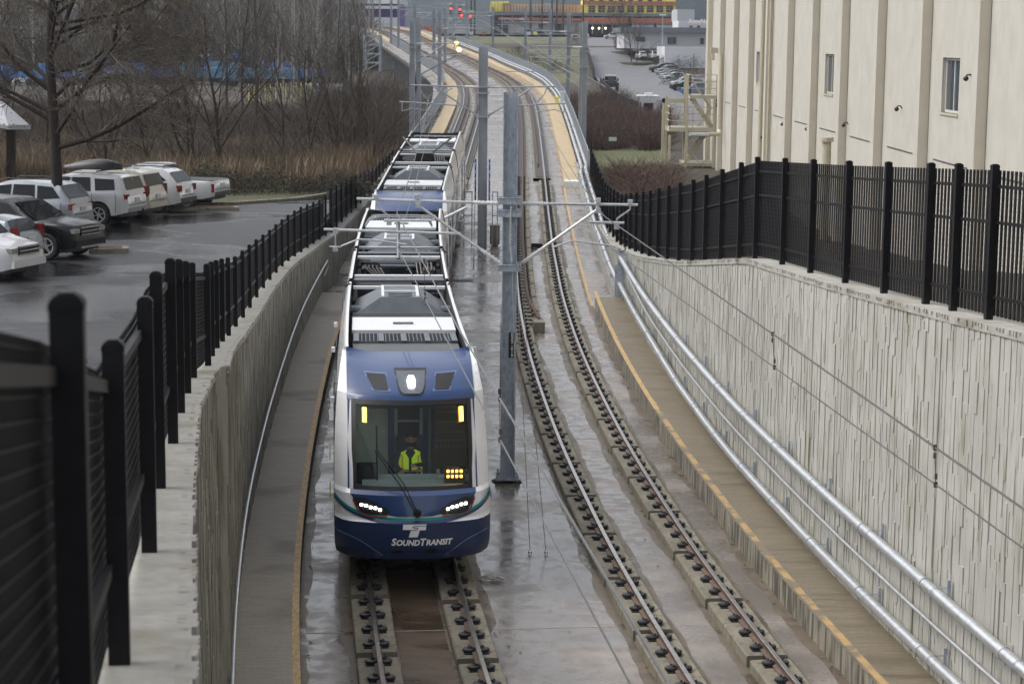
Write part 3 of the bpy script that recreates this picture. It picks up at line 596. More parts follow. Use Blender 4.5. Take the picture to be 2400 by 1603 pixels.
# other masts
def farmast(base,h,label,sides,w=.30,scale=1.0):
    m=mast(base,h,w,.32,label=label,detail=False,mt='galv_far')
    for s in sides:
        z1=h*.80 if h<9 else h-1.9
        for a,c,r in (((s*.15,0,z1),(s*2.95,0,z1+.05),.035),((s*.15,0,z1-1.2),(s*1.95,0,z1-.03),.035),((s*1.0,0,z1-.75),(s*3.4,0,z1-.62),.03),((s*1.25,0,z1-.05),(s*1.65,0,z1-.25),.025)): arm(m,[a,c],r,mt='galv_far',n=6)
        arm(m,[(s*.15,0,z1),(s*.75,0,z1+.01)],.05,'insulator','roof_white',6)
        b=MB(); b.bar((s*2.6,0,z1+.05),(s*2.5,0,z1-.25),.05,.04); b.bar((s*2.5,0,z1-.25),(s*2.2,0,z1-.6),.05,.04); b.bar((s*3.3,0,z1-.62),(s*3.3,0,z1-1.0),.05,.04); b.build('drop_bracket',M['galv_far'],m)
        arm(m,[(s*3.3,0,z1-1.0),(s*2.9,0,z1-.88),(s*2.1,0,z1-1.0)],.02,'steady_arm',mt='galv_far',n=5)
    for zz in ((h*.80,h*.80-.25,h*.80-1.2) if h<9 else (h-1.9,h-3.1)):
        b=MB(); b.bx(-w/2-.08,w/2+.08,-.2,.2,zz-.03,zz+.03); b.build('clamp_bracket',M['galv_far'],m)
    return m
Y2=80.46; B2=Vector((-1.27,Y2,.74)); m2=farmast(B2,8.15,'second tall mast between the tracks with blue signs and grey cabinets at its foot',(-1,1),.38)
for x in(-.30,.27):
    b=MB(); b.bx(x-.02,x+.05,-.22,-.2,at(0,455,Y2).z-.05-.74,at(0,362,Y2).z-.74-.0); s=b.build('blue_sign',M['sign_blue'],m2)
    for k,ch in enumerate('TRAIN'): 
        zc=at(0,375,Y2).z-.74-k*.30; text(ch,.2,'sign_letter','sign_white',s,lambda v,x=x,zc=zc:Vector((x+.015+v.x*.4,-.222-v.z*.3,zc+v.y)),.002)
for x0,x1,z0,z1,lb in ((-.75,-.42,.02,2.3,'grey steel frame standing left of the second mast foot'),(.42,.62,.02,2.3,'grey steel frame standing right of the second mast foot')):
    b=MB(); 
    for x in(x0,x1): b.bx(x-.02,x+.02,-.3,-.26,z0,z1)
    b.bx(x0,x1,-.3,-.27,z1-.04,z1); b.bx(x0,x1,-.3,-.27,1.3,1.34); b.v=[tuple(Vector(v)+B2) for v in b.v]; tag(b.build('cable_frame',M['galv']),lb,'frame')
b=MB(); b.bx(.32,.72,-.15,.25,.12,.85); b.bx(.30,.74,-.17,.27,.85,.9); b.bx(.38,.66,-.1,.2,.0,.12); b.v=[tuple(Vector(v)+B2) for v in b.v]; tag(b.build('signal_cabinet',M['plinth_conc']),'small beige cabinet on the slab beside the second mast','cabinet')
b=MB(); c=pt(80,-.1,SL); b.bx(c.x,c.x+.45,79.9,80.2,c.z,c.z+.22); b.bx(c.x+.45,c.x+.75,80,80.08,c.z+.08,c.z+.12); b.tube([(c.x+.1,79.8,c.z+.05),(c.x+.3,79.5,c.z+.04),(c.x+.5,79.7,c.z+.12)],.03,6); tag(b.build('track_box',M['trim_black']),'small black box with a cable between the right-hand rails','box')
FM=[ # px x, top y, base y, Y, sides, label
 (966,45,332,120,(1,),'tall pair-like mast left of the bridge deck behind the train roof'),(980,40,332,124,(),'mast standing close behind the tall left mast, behind the train roof'),
 (1367,51,350,121,(-1,),'tall mast on the right edge of the bridge where the black fence begins'),(1361,55,347,124,(),'slim mast right behind the tall one at the start of the black fence'),
 (1330.5,31,250,160,(-1,),'mast right of the bridge beside the grey cabinet and yellow box'),(1288,22,180,203,(-1,),'mast right of the bridge curve, third from the black fence'),
 (1231,20,150,238,(-1,),'mast right of the bridge curve, fourth from the black fence'),(1155,17,121,278,(-1,),'wide dark mast right of the bridge in front of the grass bank'),
 (1030,27,228,173,(1,),'mast left of the bridge curve above the viaduct side'),(1017,19,140,200,(1,),'thin mast at the curve left of the lit catenary lamp'),
 (1043,18,150,215,(1,),'slim mast between the tracks beyond the curve'),(972,7,126,240,(1,),'mast near the left viaduct edge beyond the scaffold tower'),
 (934,0,114,262,(1,),'mast on the concrete bracket of the left viaduct side'),(917,-20,102,285,(1,),'second mast on a concrete bracket of the left viaduct side'),
 (890,-30,80,325,(),'mast at the far left end of the viaduct'),(874,-30,80,345,(),'last mast visible at the far left of the viaduct'),(1063,-10,86,300,(-1,),'distant mast in front of the parked trailers by the grass'),(1094,-10,104,290,(-1,),'distant mast on the grass beside the bridge fence')]
for x,y0,y1,Y,sd,lb in FM:
    B=at(x,y1,Y); T=at(x,y0,Y); farmast(B,T.z-B.z,lb,sd,.32)
    if Y>200 or x<980 or x>1300: 
        pass
# portal ties and extra catenary rods across the far curve
def wire(label,P,r,name='overhead_wire',cat='wire',mt='galv',group=None,n=5,sag=0):
    Q=[]
    for i in range(len(P)-1):
        a,c=Vector(P[i]),Vector(P[i+1]); m=14 if sag else 2
        for k in range(m): f=k/m; p=a+(c-a)*f; p.z-=4*sag*f*(1-f)*((c-a).length/40)**2; Q.append(p)
    Q.append(Vector(P[-1])); b=MB(); b.tube(Q,r,n); o=b.build(name,M[mt]); tag(o,label,cat,group); return o
mat('wire',(.13,.12,.12),.4,.6); mat('wire_pale',(.17,.175,.18),.45,.5)
lc=lambda Y,z,o=0:pt(Y,-4.42+o,z)
A=Vector((-2.43,Y1,4.73)); A0=Vector((.80,13.6,4.6)); cA=A0+(A0-A)*.42
cwl=wire('contact wire over the left track, passing across the train windshield',[cA,A0,A,lc(Y2,4.65,.2),lc(120,4.65,-.2),lc(160,4.7),lc(200,4.7),lc(240,4.7),lc(280,4.7),lc(340,4.7)],.0095,mt='wire_pale')
Am=Vector((-2.45,Y1,5.47)); Am0=Vector((.96,12.2,5.05))
mwl=wire('upper carrying wire over the left track, crossing the train roof',[Am0+(Am0-Am)*.4,Am0,(Am+Am0)/2-Vector((0,0,.12)),Am],.0125,mt='wire_pale')
wire('carrying wire over the left track beyond the near mast',[Am,lc(Y2,5.75,.1),lc(120,5.8),lc(160,5.8),lc(200,5.8),lc(240,5.8),lc(280,5.8),lc(340,5.8)],.011,mt='wire',sag=.35)
C=at(1424,577,Y1); C0=at(2400,1286,18.1)
def ext(a,b_,k): return b_+(b_-a)*k
cwr=wire('lower wire of the right track, slanting across the ribbed wall',[ext(C,C0,.5),C0,C,pt(Y2,.1,4.65),pt(120,-.1,4.65),pt(160,0,4.7),pt(200,0,4.7),pt(240,0,4.7),pt(280,0,4.7),pt(340,0,4.7)],.0095,mt='wire')
D=at(1417,508,Y1); D0=at(2400,1194,18.1)
wire('thick upper wire of the right track, slanting across the ribbed wall',[ext(D,D0,.5),D0,D],.0135,mt='wire')
wire('carrying wire over the right track beyond the near mast',[D,pt(Y2,0,5.75),pt(120,0,5.8),pt(160,0,5.8),pt(200,0,5.8),pt(240,0,5.8),pt(280,0,5.8),pt(340,0,5.8)],.011,mt='wire',sag=.3)
def drop(label,a,c):
    b=MB(); b.tube([a,c],.005,5)
    for p,s in((a,-1),(c,1)): b.bx(p.x-.018,p.x+.018,p.y-.018,p.y+.018,p.z-.03,p.z+.03); b.tube([p+Vector((0,0,s*.06)),p+Vector((0,0,s*.12))],.016,6)
    tag(b.build('dropper',M['rust']),label,'dropper','droppers tying the upper to the lower wires')
def onl(a,c,Y): f=(Y-a.y)/(c.y-a.y); return a+(c-a)*f
for Y,lb in ((27.4,'short rusty dropper in front of the pale ribbed wall, farther of two'),(20.6,'short rusty dropper in front of the pale ribbed wall, nearer of two')): drop(lb,onl(D,D0,Y),onl(C,C0,Y))
for Y,lb in ((33.2,'thin dropper over the white roof panel of the train'),(21.5,'thin dropper over the wet slab right of the train nose')): drop(lb,onl(Am,Am0,Y),onl(A,A0,Y))
for k,(x,sx,lb) in enumerate(((1245,1209,'left one of two thin guy cables anchored in the slab'),(1285,1216,'right one of two thin guy cables anchored in the slab'))):
    a=at(x,1352,34.9); t=at(sx,600,Y1-.2); root=thing('guy_cable',a,lb,'cable'); b=MB(); d=t-a; b.tube([d*.03,d],.0075,5); b.build('cable',M['wire'],root)
    b=MB(); b.tube([(0,0,-.02),(0,0,.10)],.035,8); b.tube([d*.008,d*.035],.026,6); b.tube([d*.035+Vector((-.02,0,0)),d*.065],.02,6); b.tube([(-.03,0,.1),(0,-.02,.16),(.03,0,.1)],.012,5); b.tube([d*.066,d*.07],.035,6); b.build('anchor_shackle',M['galv_pipe'],root)
for x,lb in ((1110,'left hanging guy chain by the second mast'),(1130,'right hanging guy chain by the second mast')):
    a=at(x,632,73.5); t=at(x+3,480,Y2-.3); root=thing('guy_cable',a,lb,'cable'); b=MB(); b.tube([Vector((0,0,0)),t-a],.012,5); b.build('cable',M['wire'],root)
    b=MB(); d=t-a
    for k in range(7): b.bx(d.x*.03*k-.03,d.x*.03*k+.03,d.y*.03*k-.01,d.y*.03*k+.01,d.z*.03*k,d.z*.03*k+.05)
    b.build('anchor_shackle',M['galv'],root)
wire('slack cable beside the near fence post on the right wall',[at(1462,570,62),at(1466,585,62),at(1458,592,62),at(1452,590,62)],.02,'hanging_cable','cable','trim_black')
# slanting rods over the curve, left group with the lit lamps
SL_=[((1305,145),(1076,118),200),((902,118),(1083,118),None)]
def rod(p0,p1,Ya,Yb,r,lb,mt='wire_pale',nm='span_wire'): return wire(lb,[at(*p0,Ya),at(*p1,Yb)],r,nm,'wire',mt)
rod((968,184),(1076,128),125,170,.05,'thick black feeder cable rising to the two warm lamps','trim_black','feeder_cable')
rod((976,190),(1180,120),125,190,.02,'pale slanting rod below the feeder cable at the left masts')
rod((982,135),(1075,125),130,170,.045,'black feeder cable running level to the two warm lamps','trim_black','feeder_cable')
b=MB(); pts=[at(966,140,121),at(970,170,121),at(975,205,121),at(971,232,121),at(968,205,121),at(966,170,121)]; b.tube(pts,.07,6); tag(b.build('feeder_cable',M['trim_black']),'black looped cable hanging down the left mast','cable')
for i,(a,c,lb) in enumerate((((1078,20),(1385,200),'long slanting span wire from the top left to the right masts'),((1160,62),(1360,205),'slanting rod crossing in front of the right masts'),((1240,118),(1362,184),'lower slanting rod reaching the right edge mast'),((1236,100),(1420,205),'slanting span wire toward the road'),((1310,150),(1385,118),'short rod sloping down left between right masts'))): rod(a,c,230-i*12,125,.022,lb)
for i,(x0,x1,y,Y,lb) in enumerate(((1010,1130,68,200,'high'),(1160,1330,81,200,'upper'),(1240,1365,90,175,'second'),(1235,1322,118,160,'middle'),(1255,1362,133,140,'fourth'),(1185,1320,168,150,'lowest'),(1040,1125,98,190,'left'),(870,1010,15,250,'top left'),(970,1160,30,260,'top'))):
    rod((x0,y),(x1,y),Y,Y,.035,lb+' level cross tube among the masts of the far curve',nm='cross_tube',mt='galv_far')
lt=thing('track_lamp',at(1076,117,170),'pair of lit warm lamps hanging over the curve of the bridge','lamp'); 
b=MB(); b.lathe((0,0,0),[(0,.2),(.14,.14),(.2,0),(.14,-.14),(0,-.2)],10); b.build('lamp_bulb',M['warm_bulb'],lt,smooth=True)
b=MB(); b.lathe((-.22,0,.55),[(0,.12),(.2,.08),(.2,-.08),(0,-.12)],10); b.build('lamp_housing',M['warm_lamp'],lt,smooth=True)
# ================================================================ BEIGE BUILDING
BX=11.5; bd=thing('warehouse',(BX,80,2),'huge pale beige stucco building with tan pilasters behind the black fence','building')
def bb(name,mt,*boxes,par=bd,sm=False):
    b=MB()
    for q_ in boxes: b.bx(*q_)
    b.v=[(v[0]-BX,v[1]-80,v[2]-2) for v in b.v]; return b.build(name,M[mt],par,smooth=sm)
Yend=117.5; wins=[(51.2,53.25),(71.4,73.4),(92.3,94.3)]
# wall with real window openings
segs=[]; y=6.0
for a,c in wins: segs.append((BX,BX+.4,y,a,-1,27)); segs.append((BX,BX+.4,a,c,-1,7.3)); segs.append((BX,BX+.4,a,c,8.75,27)); y=c
segs.append((BX,BX+.4,y,Yend,-1,27)); bb('wall','stucco',*segs); bb('wall','stucco',(BX+.4,BX+60,Yend-.4,Yend,-1,27))
for n in range(-5,11):
    # pilasters at 6.65 m centres
    Yp=48.65-.6+6.75*n
    if Yp>Yend-1: continue
    bb('pilaster','stucco_tan',(BX-.27,BX+.01,Yp,Yp+.62,-1,27)); bb('pilaster_face','stucco',(BX-.275,BX-.27,Yp+.0,Yp+.62,-1,27))
    if n<10: bb('wall_joint','trim_grey',(BX-.012,BX-.002,Yp+.9 if n%2 else Yp+.7,Yp+5.9,5.97,6.01)); bb('wall_joint','trim_grey',(BX-.006,BX-.002,Yp-.04,Yp-.01,-1,27))
for a,c in wins:
    w=bb('window','window_frame',(BX+.1,BX+.16,a,a+.08,7.3,8.75),(BX+.1,BX+.16,c-.08,c,7.3,8.75),(BX+.1,BX+.16,a+.08,c-.08,8.68,8.75),(BX+.1,BX+.16,a+.08,c-.08,7.3,7.37),(BX+.1,BX+.16,(a+c)/2-.03,(a+c)/2+.03,7.37,8.68))
    bb('pane','window_glass',(BX+.125,BX+.135,a+.08,c-.08,7.37,8.68),par=w); bb('sill','cream_paint',(BX-.04,BX+.1,a-.05,c+.05,7.24,7.30),par=w)
def wtube(name,mt,P,r,n=10):
    b=MB(); b.tube([(x-BX,y-80,z-2) for x,y,z in P],r,n); return b.build(name,M[mt],bd,smooth=True)
wtube('downpipe','cream_paint',[(BX-.2,90.6,27),(BX-.2,90.6,1)],.11); wtube('downpipe','cream_paint',[(BX-.16,88.2,27),(BX-.16,88.2,1)],.06)
wtube('downpipe','cream_paint',[(BX-.25,108,8.6),(BX-.25,108,4.5),(BX-.3,107.6,4.25),(BX-.9,107.2,4.25)],.12); wtube('hydrant_outlet','galv_pipe',[(BX-.9,107.2,4.25),(BX-2.0,106.8,4.25)],.11)
wtube('downpipe','cream_paint',[(BX-.45,69.6,5.7),(BX-.45,69.6,1)],.17); wtube('pipe_cap','cream_paint',[(BX-.45,69.6,5.7),(BX-.45,69.6,5.85)],.25)
wtube('downpipe','cream_paint',[(BX-.12,Yend-.8,27),(BX-.12,Yend-.8,1)],.16)
for Yc,zc in ((49.75,8.25),(58.6,7.2),(67.9,6.35),(76.5,5.85),(83.5,5.75),(90.2,4.9),(96,4.6)):
    b=MB(); b.lathe((-.16,Yc-80,zc-2),[(0,.07),(.06,.04),(.075,0),(.05,-.05),(0,-.07)],10); b.tube([(0,Yc-80,zc+.02-2),(-.05,Yc-80,zc+.1-2),(-.16,Yc-80,zc+.08-2)],.02,6); b.build('wall_camera',M['trim_black'],bd,smooth=True)
bb('wall_vent','cream_paint',*[(BX-.02,BX-.0,85.5,86.3,2.7+i*.16,2.78+i*.16) for i in range(9)])
bb('flood_light','cream_paint',(BX-.45,BX-.02,112,112.3,8.6,8.9),(BX-.35,BX-.2,112,112.3,8.2,8.6))
# outside stair
st=thing('stair_tower',(BX-1.5,115,1.5),'cream steel fire stair with landings at the end of the beige building','staircase'); so_=Vector((BX-1.5,115,1.5))
def sb(name,fn,mt='cream_paint'):
    b=MB(); fn(b); b.v=[tuple(Vector(v)-so_) for v in b.v]; return b.build(name,M[mt],st)
def railing(b,P,h=1.15,n=3):
    for i in range(len(P)-1):
        a,c=Vector(P[i]),Vector(P[i+1])
        for k in range(n): 
            u=Vector((0,0,h*(k+1)/n)); b.bar(a+u,c+u,.05,.05)
        m=max(1,int((c-a).length/1.2))
        for k in range(m+1): p=a+(c-a)*k/m; b.bar(p,p+Vector((0,0,h)),.05,.05)
YA,YB=111.5,114.2
sb('landing',lambda b:(b.bx(9.9,11.45,YA,YB,6.05,6.23),b.bx(9.9,11.45,YA,YA+.06,5.98,7.0) if 0 else None)); sb('landing',lambda b:b.bx(8.75,11.45,YA,YB,4.20,4.43)); sb('landing',lambda b:b.bx(9.6,11.45,YA,YB,2.25,2.45))
for x,y,z1 in ((8.8,YA,4.0),(8.8,YB,6.1),(9.75,YA,7.35),(9.85,YB,7.35),(11.3,YA,6.1)): sb('stair_column',lambda b:b.bx(x-.07,x+.07,y-.07,y+.07,0,z1))
sb('stair_column',lambda b:b.bx(8.5,8.65,YA+2,YA+2.15,0,6.0)); sb('beam',lambda b:b.bx(8.5,9.9,YA+2,YA+2.15,5.75,6.0))
sb('railing',lambda b:railing(b,[(9.9,YB,6.23),(9.9,YA,6.23),(11.4,YA,6.23)])); sb('railing',lambda b:railing(b,[(8.8,YB,4.43),(8.8,YA,4.43),(11.4,YA,4.43)])); sb('railing',lambda b:railing(b,[(8.8,YA,1.2),(11.4,YA,1.2)],1.2))
mat('mesh_panel',(.40,.38,.30),.7)
sb('mesh_panel',lambda b:[b.bx(9.95+i*.07,9.962+i*.07,YA-.01,YA+.0,6.23,7.15) for i in range(21)]+[b.bx(9.95,11.4,YA-.03,YA-.015,6.25+i*.09,6.262+i*.09) for i in range(10)],'mesh_panel')
sb('mesh_panel',lambda b:[b.bx(8.85+i*.07,8.862+i*.07,YA-.01,YA+.0,4.45,5.45) for i in range(36)],'mesh_panel')
def flight(b,x0,z0,x1,z1,y,w=.95,n=9):
    for s in(0,w): b.bar((x0,y+s,z0),(x1,y+s,z1),.05,.22)
    for i in range(n): f=(i+.5)/n; b.bx(x0+(x1-x0)*f-.13,x0+(x1-x0)*f+.13,y,y+w,z0+(z1-z0)*f-.02,z0+(z1-z0)*f+.02)
    for s in(0,w): b.bar((x0,y+s,z0+1),(x1,y+s,z1+1),.05,.05)
sb('stair_flight',lambda b:flight(b,11.2,4.45,10.0,6.15,YA+.2)); sb('stair_flight',lambda b:flight(b,9.9,2.45,11.2,4.35,YA+1.4)); sb('stair_flight',lambda b:flight(b,11.2,.6,9.8,2.4,YA+.2))
# ================================================================ TRAIN
TL=30.0
def train_car(Y0,label,near):
    base=pt(Y0,-4.42,0); root=thing('light_rail_car',base,label,'train')
    def xf(v,flip=False):
        return pt(Y0+v[1],-4.42+v[0],v[2])-base
    def tb(name,mt,fn,parent=root,smooth=False,rev=False,ang=35):
        b=MB(); fn(b)
        if rev: b.v=[(-v[0],TL-v[1],v[2]) for v in b.v]
        b.v=[tuple(xf(v)) for v in b.v]; return b.build(name,M[mt],parent,smooth,ang=ang)
    # ---- side shell profile (half width at height)
    SP=[(.32,1.27),(.5,1.31),(1.0,1.325),(2.1,1.325),(2.7,1.30),(3.05,1.25),(3.35,1.19),(3.52,1.15)]
    hw=lambda z:float(np.interp(z,[a for a,_ in SP],[c for _,c in SP]))
    Zs=[.32,.5,.75,1.0,1.3,1.7,2.1,2.4,2.7,3.05,3.2,3.35,3.52]
    NB=2.75
    # ---- nose surface
    YF=[(.28,.30),(.36,.12),(.55,.02),(.85,.0),(1.0,.01),(1.04,.06),(1.2,.09),(1.44,.15),(1.50,.26),(2.0,.52),(2.5,.80),(2.88,1.03),(2.98,1.10),(3.1,1.32),(3.25,1.68),(3.38,2.15),(3.46,2.75)]
    yf=lambda z:float(np.interp(z,[a for a,_ in YF],[c for _,c in YF]))
    nw=lambda z:float(np.interp(z,[.28,.36,.5,.8,1.0,2.2,3.0,3.3,3.46],[1.22,1.29,1.32,1.325,1.33,1.32,1.27,1.21,1.16]))
    def Fy(x,z):
        w=nw(z); u=min(1,abs(x)/w); y=yf(z)+.36*u*u+.28*max(0,(u-.72)/.28)**3*max(.15,1-max(0,z-2.6)/.9)
        return min(NB,y)
    def topz(x,z): return z+(.10*max(0,(abs(x)-.55)/.6)**1.5*max(0,(z-3.1)/.36) if z>3.1 else 0)
    def NP(x,z,o=0): return (x*(1+o*.6),Fy(x,z)-o,topz(x,z)+(o*.6 if z>2.9 else 0))
    zrow=[.28,.32,.36,.45,.55,.7,.85,.95,1.0,1.02,1.06,1.12,1.2,1.3,1.44,1.50,1.7,1.9,2.1,2.3,2.5,2.7,2.88,2.98,3.05,3.12,3.2,3.28,3.36,3.42,3.46]
    def nose_shell(b):
        for z0,z1 in zip(zrow[:-1],zrow[1:]):
            if 1.50<=z0<2.88: us=[-1,-.96,-.9,-.83,-.76],[.76,.83,.9,.96,1]
            else: us=([-1,-.96,-.9,-.83,-.7,-.5,-.3,0,.3,.5,.7,.83,.9,.96,1],)
            for u in us: b.grid([[NP(k*nw(z),z) for k in u] for z in(z0,z1)])
        for s in(-1,1):
            b.grid([[(s*nw(z),y,topz(nw(z),z)) for y in [Fy(nw(z),z)+(NB-Fy(nw(z),z))*k/4 for k in range(5)]] for z in zrow])
    def patch(b,rows,o,n=12):
        # rows: (z, xl, xr) draped over the nose
        b.grid([[NP(xl+(xr_-xl)*k/n,z,o) for k in range(n+1)] for z,xl,xr_ in rows])
    def both(fn,*a,**k):
        for rev in((False,True)): fn(rev,*a,**k)
    for rev in (False,True):
        if near is False and rev is True: det=False
        det=(near and not rev)
        tb('nose_shell','white_train',nose_shell,smooth=True,rev=rev,ang=50)
        bump=lambda b:[patch(b,[(z,-nw(z),nw(z)) for z in [.28,.32,.36,.45,.55,.7,.85,.95,.99,1.0]],.012,20)]+[b.grid([[(s*(nw(z)+.010),y,z) for y in [Fy(nw(z),z)-.01,Fy(nw(z),z)+.4,1.6,NB]] for z in (.28,.36,.55,.8,1.0)]) for s in(-1,1)]
        bp=tb('bumper','blue_dark',bump,smooth=True,rev=rev)
        # blue mask: brow under the windshield, pillars and roof fairing
        mk=lambda b:[patch(b,[(1.10+.0,-.30,.30),(1.14,-.52,.52),(1.2,-.9,.9),(1.3,-.97,.97),(1.44,-1.06,1.06),(1.50,-1.06,1.06)],.010,16)]+[b.grid([[NP(s*(.83*nw(z)-.0),z,.010),NP(s*1.09*(.985 if z<2 else 1),z,.010)] for z in [1.50,1.7,1.9,2.1,2.3,2.5,2.7,2.88]]) for s in(-1,1)]
        tb('blue_mask','blue_train',mk,smooth=True,rev=rev)
        tb('roof_fairing','blue_roof' if 0 else 'blue_train',lambda b:patch(b,[(z,-min(1.10,nw(z)*.96),min(1.10,nw(z)*.96)) for z in [2.88,2.93,2.98,3.05,3.12,3.2,3.28,3.36,3.42,3.462]],.012,24),smooth=True,rev=rev)
        # teal band and white band
        cz=lambda x:1.035+.30*(abs(x)/1.32)**3.2
        def band(b,d0,d1,o):
            xs=[-1.32+2.64*k/36 for k in range(37)]; b.grid([[NP(max(-nw(cz(x)+d),min(nw(cz(x)+d),x)),cz(x)+d,o) for x in xs] for d in(d0,d1)])
            for s in(-1,1): b.grid([[(s*(1.325+.012),y,cz(1.32)+d+.12*(y-.4)) for y in(.42,1.0,1.6,2.2,2.75)] for d in(d0,d1)])
        tb('teal_stripe','teal',lambda b:band(b,-.0,.045,.016),smooth=True,rev=rev); tb('blue_stripe','blue_dark',lambda b:band(b,-.05,.0,.015),smooth=True,rev=rev)
        # windshield frame, glass
        def wsf(b):
            for z0,z1 in ((1.50,1.565),(2.82,2.90)): patch(b,[(z0,-1.0,1.0),(z1,-1.02 if z0>2 else -1.0,1.02 if z0>2 else 1.0)],.016,12)
            for s in(-1,1): b.grid([[NP(s*.95,z,.016),NP(s*(1.005 if z<2 else 1.025),z,.016)] for z in [1.5,1.8,2.1,2.4,2.7,2.88]])
        tb('windshield_frame','trim_black',wsf,smooth=True,rev=rev)
        gl_=tb('windshield','windshield' if det else 'car_glass',lambda b:patch(b,[(z,-.98,.98) for z in [1.54,1.8,2.1,2.4,2.7,2.84]],.006,10),smooth=True,rev=rev)
        if not det: continue
        # cab interior
        tb('cab_floor','cab_dark',lambda b:b.bx(-1.1,1.1,.9,2.7,.85,.9)); tb('dashboard','cab_wall',lambda b:(b.prism([(.42,1.0),(.42,1.50),(.75,1.58),(1.25,1.56),(1.3,1.0)],'x',-.86,.86),b.bx(.45,1.0,.9,1.35,1.5,1.62)))
        tb('cab_wall','cab_wall',lambda b:(b.bx(-1.1,-.22,2.62,2.7,.9,2.75),b.bx(.24,1.1,2.62,2.7,.9,2.75),b.bx(-1.14,-1.10,1.75,2.7,.9,2.9),b.bx(1.10,1.14,1.75,2.7,.9,2.9)))
        tb('cab_ceiling','cab_dark',lambda b:(b.bx(-1.0,1.0,1.45,2.7,2.88,2.92),b.bx(-.8,.8,1.35,1.7,2.70,2.76)))
        tb('equipment_cabinet','cab_dark',lambda b:(b.bx(.42,1.05,2.2,2.6,1.0,2.55)))
        tb('cabinet_strip','roof_mid',lambda b:[b.bx(.5,.98,2.19,2.2,z,z+.03) for z in (2.45,2.27,2.09)]+[b.bx(.48+i*.075,.52+i*.075,2.185,2.2,z,z+.05) for i in range(7) for z in(1.82,1.93)])
        tb('cab_door','cab_dark',lambda b:b.bx(-.20,.22,2.66,2.69,.9,2.6)); tb('door_frame','cab_wall',lambda b:(b.bx(-.22,-.19,2.6,2.64,.9,2.65),b.bx(.21,.24,2.6,2.64,.9,2.65),b.bx(-.2,.22,2.6,2.64,2.2,2.24)))
        tb('cab_panel','cab_blue',lambda b:(b.bx(-.36,-.25,2.58,2.61,1.2,2.6),b.bx(.27,.36,2.58,2.61,1.2,2.6)))
        tb('driver_seat','cab_dark',lambda b:(b.bx(-.25,.27,1.75,2.25,1.2,1.35),b.bx(-.23,.25,2.22,2.34,1.3,2.02)))
        tb('control_console','cab_dark',lambda b:(b.bx(-.95,-.6,.8,1.2,1.5,1.78),b.bx(-.9,-.7,1.3,1.5,1.4,1.72),b.bx(.5,.95,.95,1.2,1.5,1.68)))
        ds=tb('route_display','trim_black',lambda b:b.bx(.54,.90,.56,.62,1.56,1.84),gl_)
        for i in range(4):
            for z in(1.60,1.72): tb('amber_digit','amber',lambda b:(b.bx(.565+i*.082,.62+i*.082,.492,.498,z,z+.05)),gl_) if 0 else None
        tb('amber_digits','amber',lambda b:[b.bx(.58+i*.075,.62+i*.075,.545,.553,z,z+.045) for i in range(4) for z in(1.65,1.74)],gl_)
        for x in(-.79,.83): tb('marker_lamp','amber',lambda b:patch(b,[(z_,x-.035,x+.035) for z_ in(2.55,2.6,2.65,2.7,2.75,2.78)],.045,2))
        # roof headlamp and vents
        rl=tb('headlamp_housing','trim_black',lambda b:patch(b,[(2.97,-.13,.15),(3.0,-.19,.21),(3.1,-.23,.25),(3.29,-.27,.29),(3.31,-.27,.29)],.020,8),smooth=True)
        tb('lens','roof_mid',lambda b:patch(b,[(2.99,-.12,.14),(3.02,-.17,.19),(3.1,-.21,.23),(3.28,-.245,.265)],.026,8),rl,smooth=True)
        tb('bulb','lamp_white',lambda b:patch(b,[(3.06,-.03,.05),(3.08,-.05,.07),(3.14,-.062,.082),(3.19,-.05,.07),(3.215,-.03,.05)],.045,6),rl,smooth=True)
        for s in(-1,1):
            e=lambda z,a,c:(z,min(s*a,s*c)+.01,max(s*a,s*c)+.01)
            v=tb('roof_vent','blue_roof',lambda b:patch(b,[e(3.02,.36,.66),e(3.26,.42,.82)],.018,4)); tb('vent_grille','roof_dark',lambda b:patch(b,[e(3.04,.40,.64),e(3.24,.44,.77)],.024,4),v)
            h=tb('headlight','trim_black',lambda b:patch(b,[e(1.12,.46,.78),e(1.16,.42,.90),e(1.22,.45,.93),e(1.32,.62,1.0),e(1.39,.86,1.02)],.022,8),smooth=True)
            tb('red_edge','red_led',lambda b:(patch(b,[e(1.085,.46,.80),e(1.105,.46,.84)],.026,6),patch(b,[e(1.105,.80,.84),e(1.2,.93,.96),e(1.36,1.00,1.03)],.026,3)),h)
            for k in range(5):
                x=s*(.56+k*.075); z=1.215+k*.017+(.008 if k%2 else 0); tb('led','lamp_white',lambda b:patch(b,[(z-.025,x-.02,x+.02),(z-.010,x-.027,x+.027),(z+.010,x-.027,x+.027),(z+.022,x-.02,x+.02)],.040,3),h)
                x2=s*(.55+k*.07); tb('led_ring','roof_mid',lambda b:patch(b,[(z-.075,x2-.012,x2+.012),(z-.058,x2-.02,x2+.02),(z-.045,x2-.012,x2+.012)],.034,2),h)
            tb('bumper_crease','blue_roof',lambda b:b.tube([NP(s*(.52+.75*k/10),.42+.36*math.sin(math.pi/2*k/10),.016) for k in range(11)],.008,5),bp)
            tb('coupler_cover','trim_black',lambda b:patch(b,[(.46,s*.28-.08,s*.28+.08),(.54,s*.28-.09,s*.28+.09)],.018,2),bp)
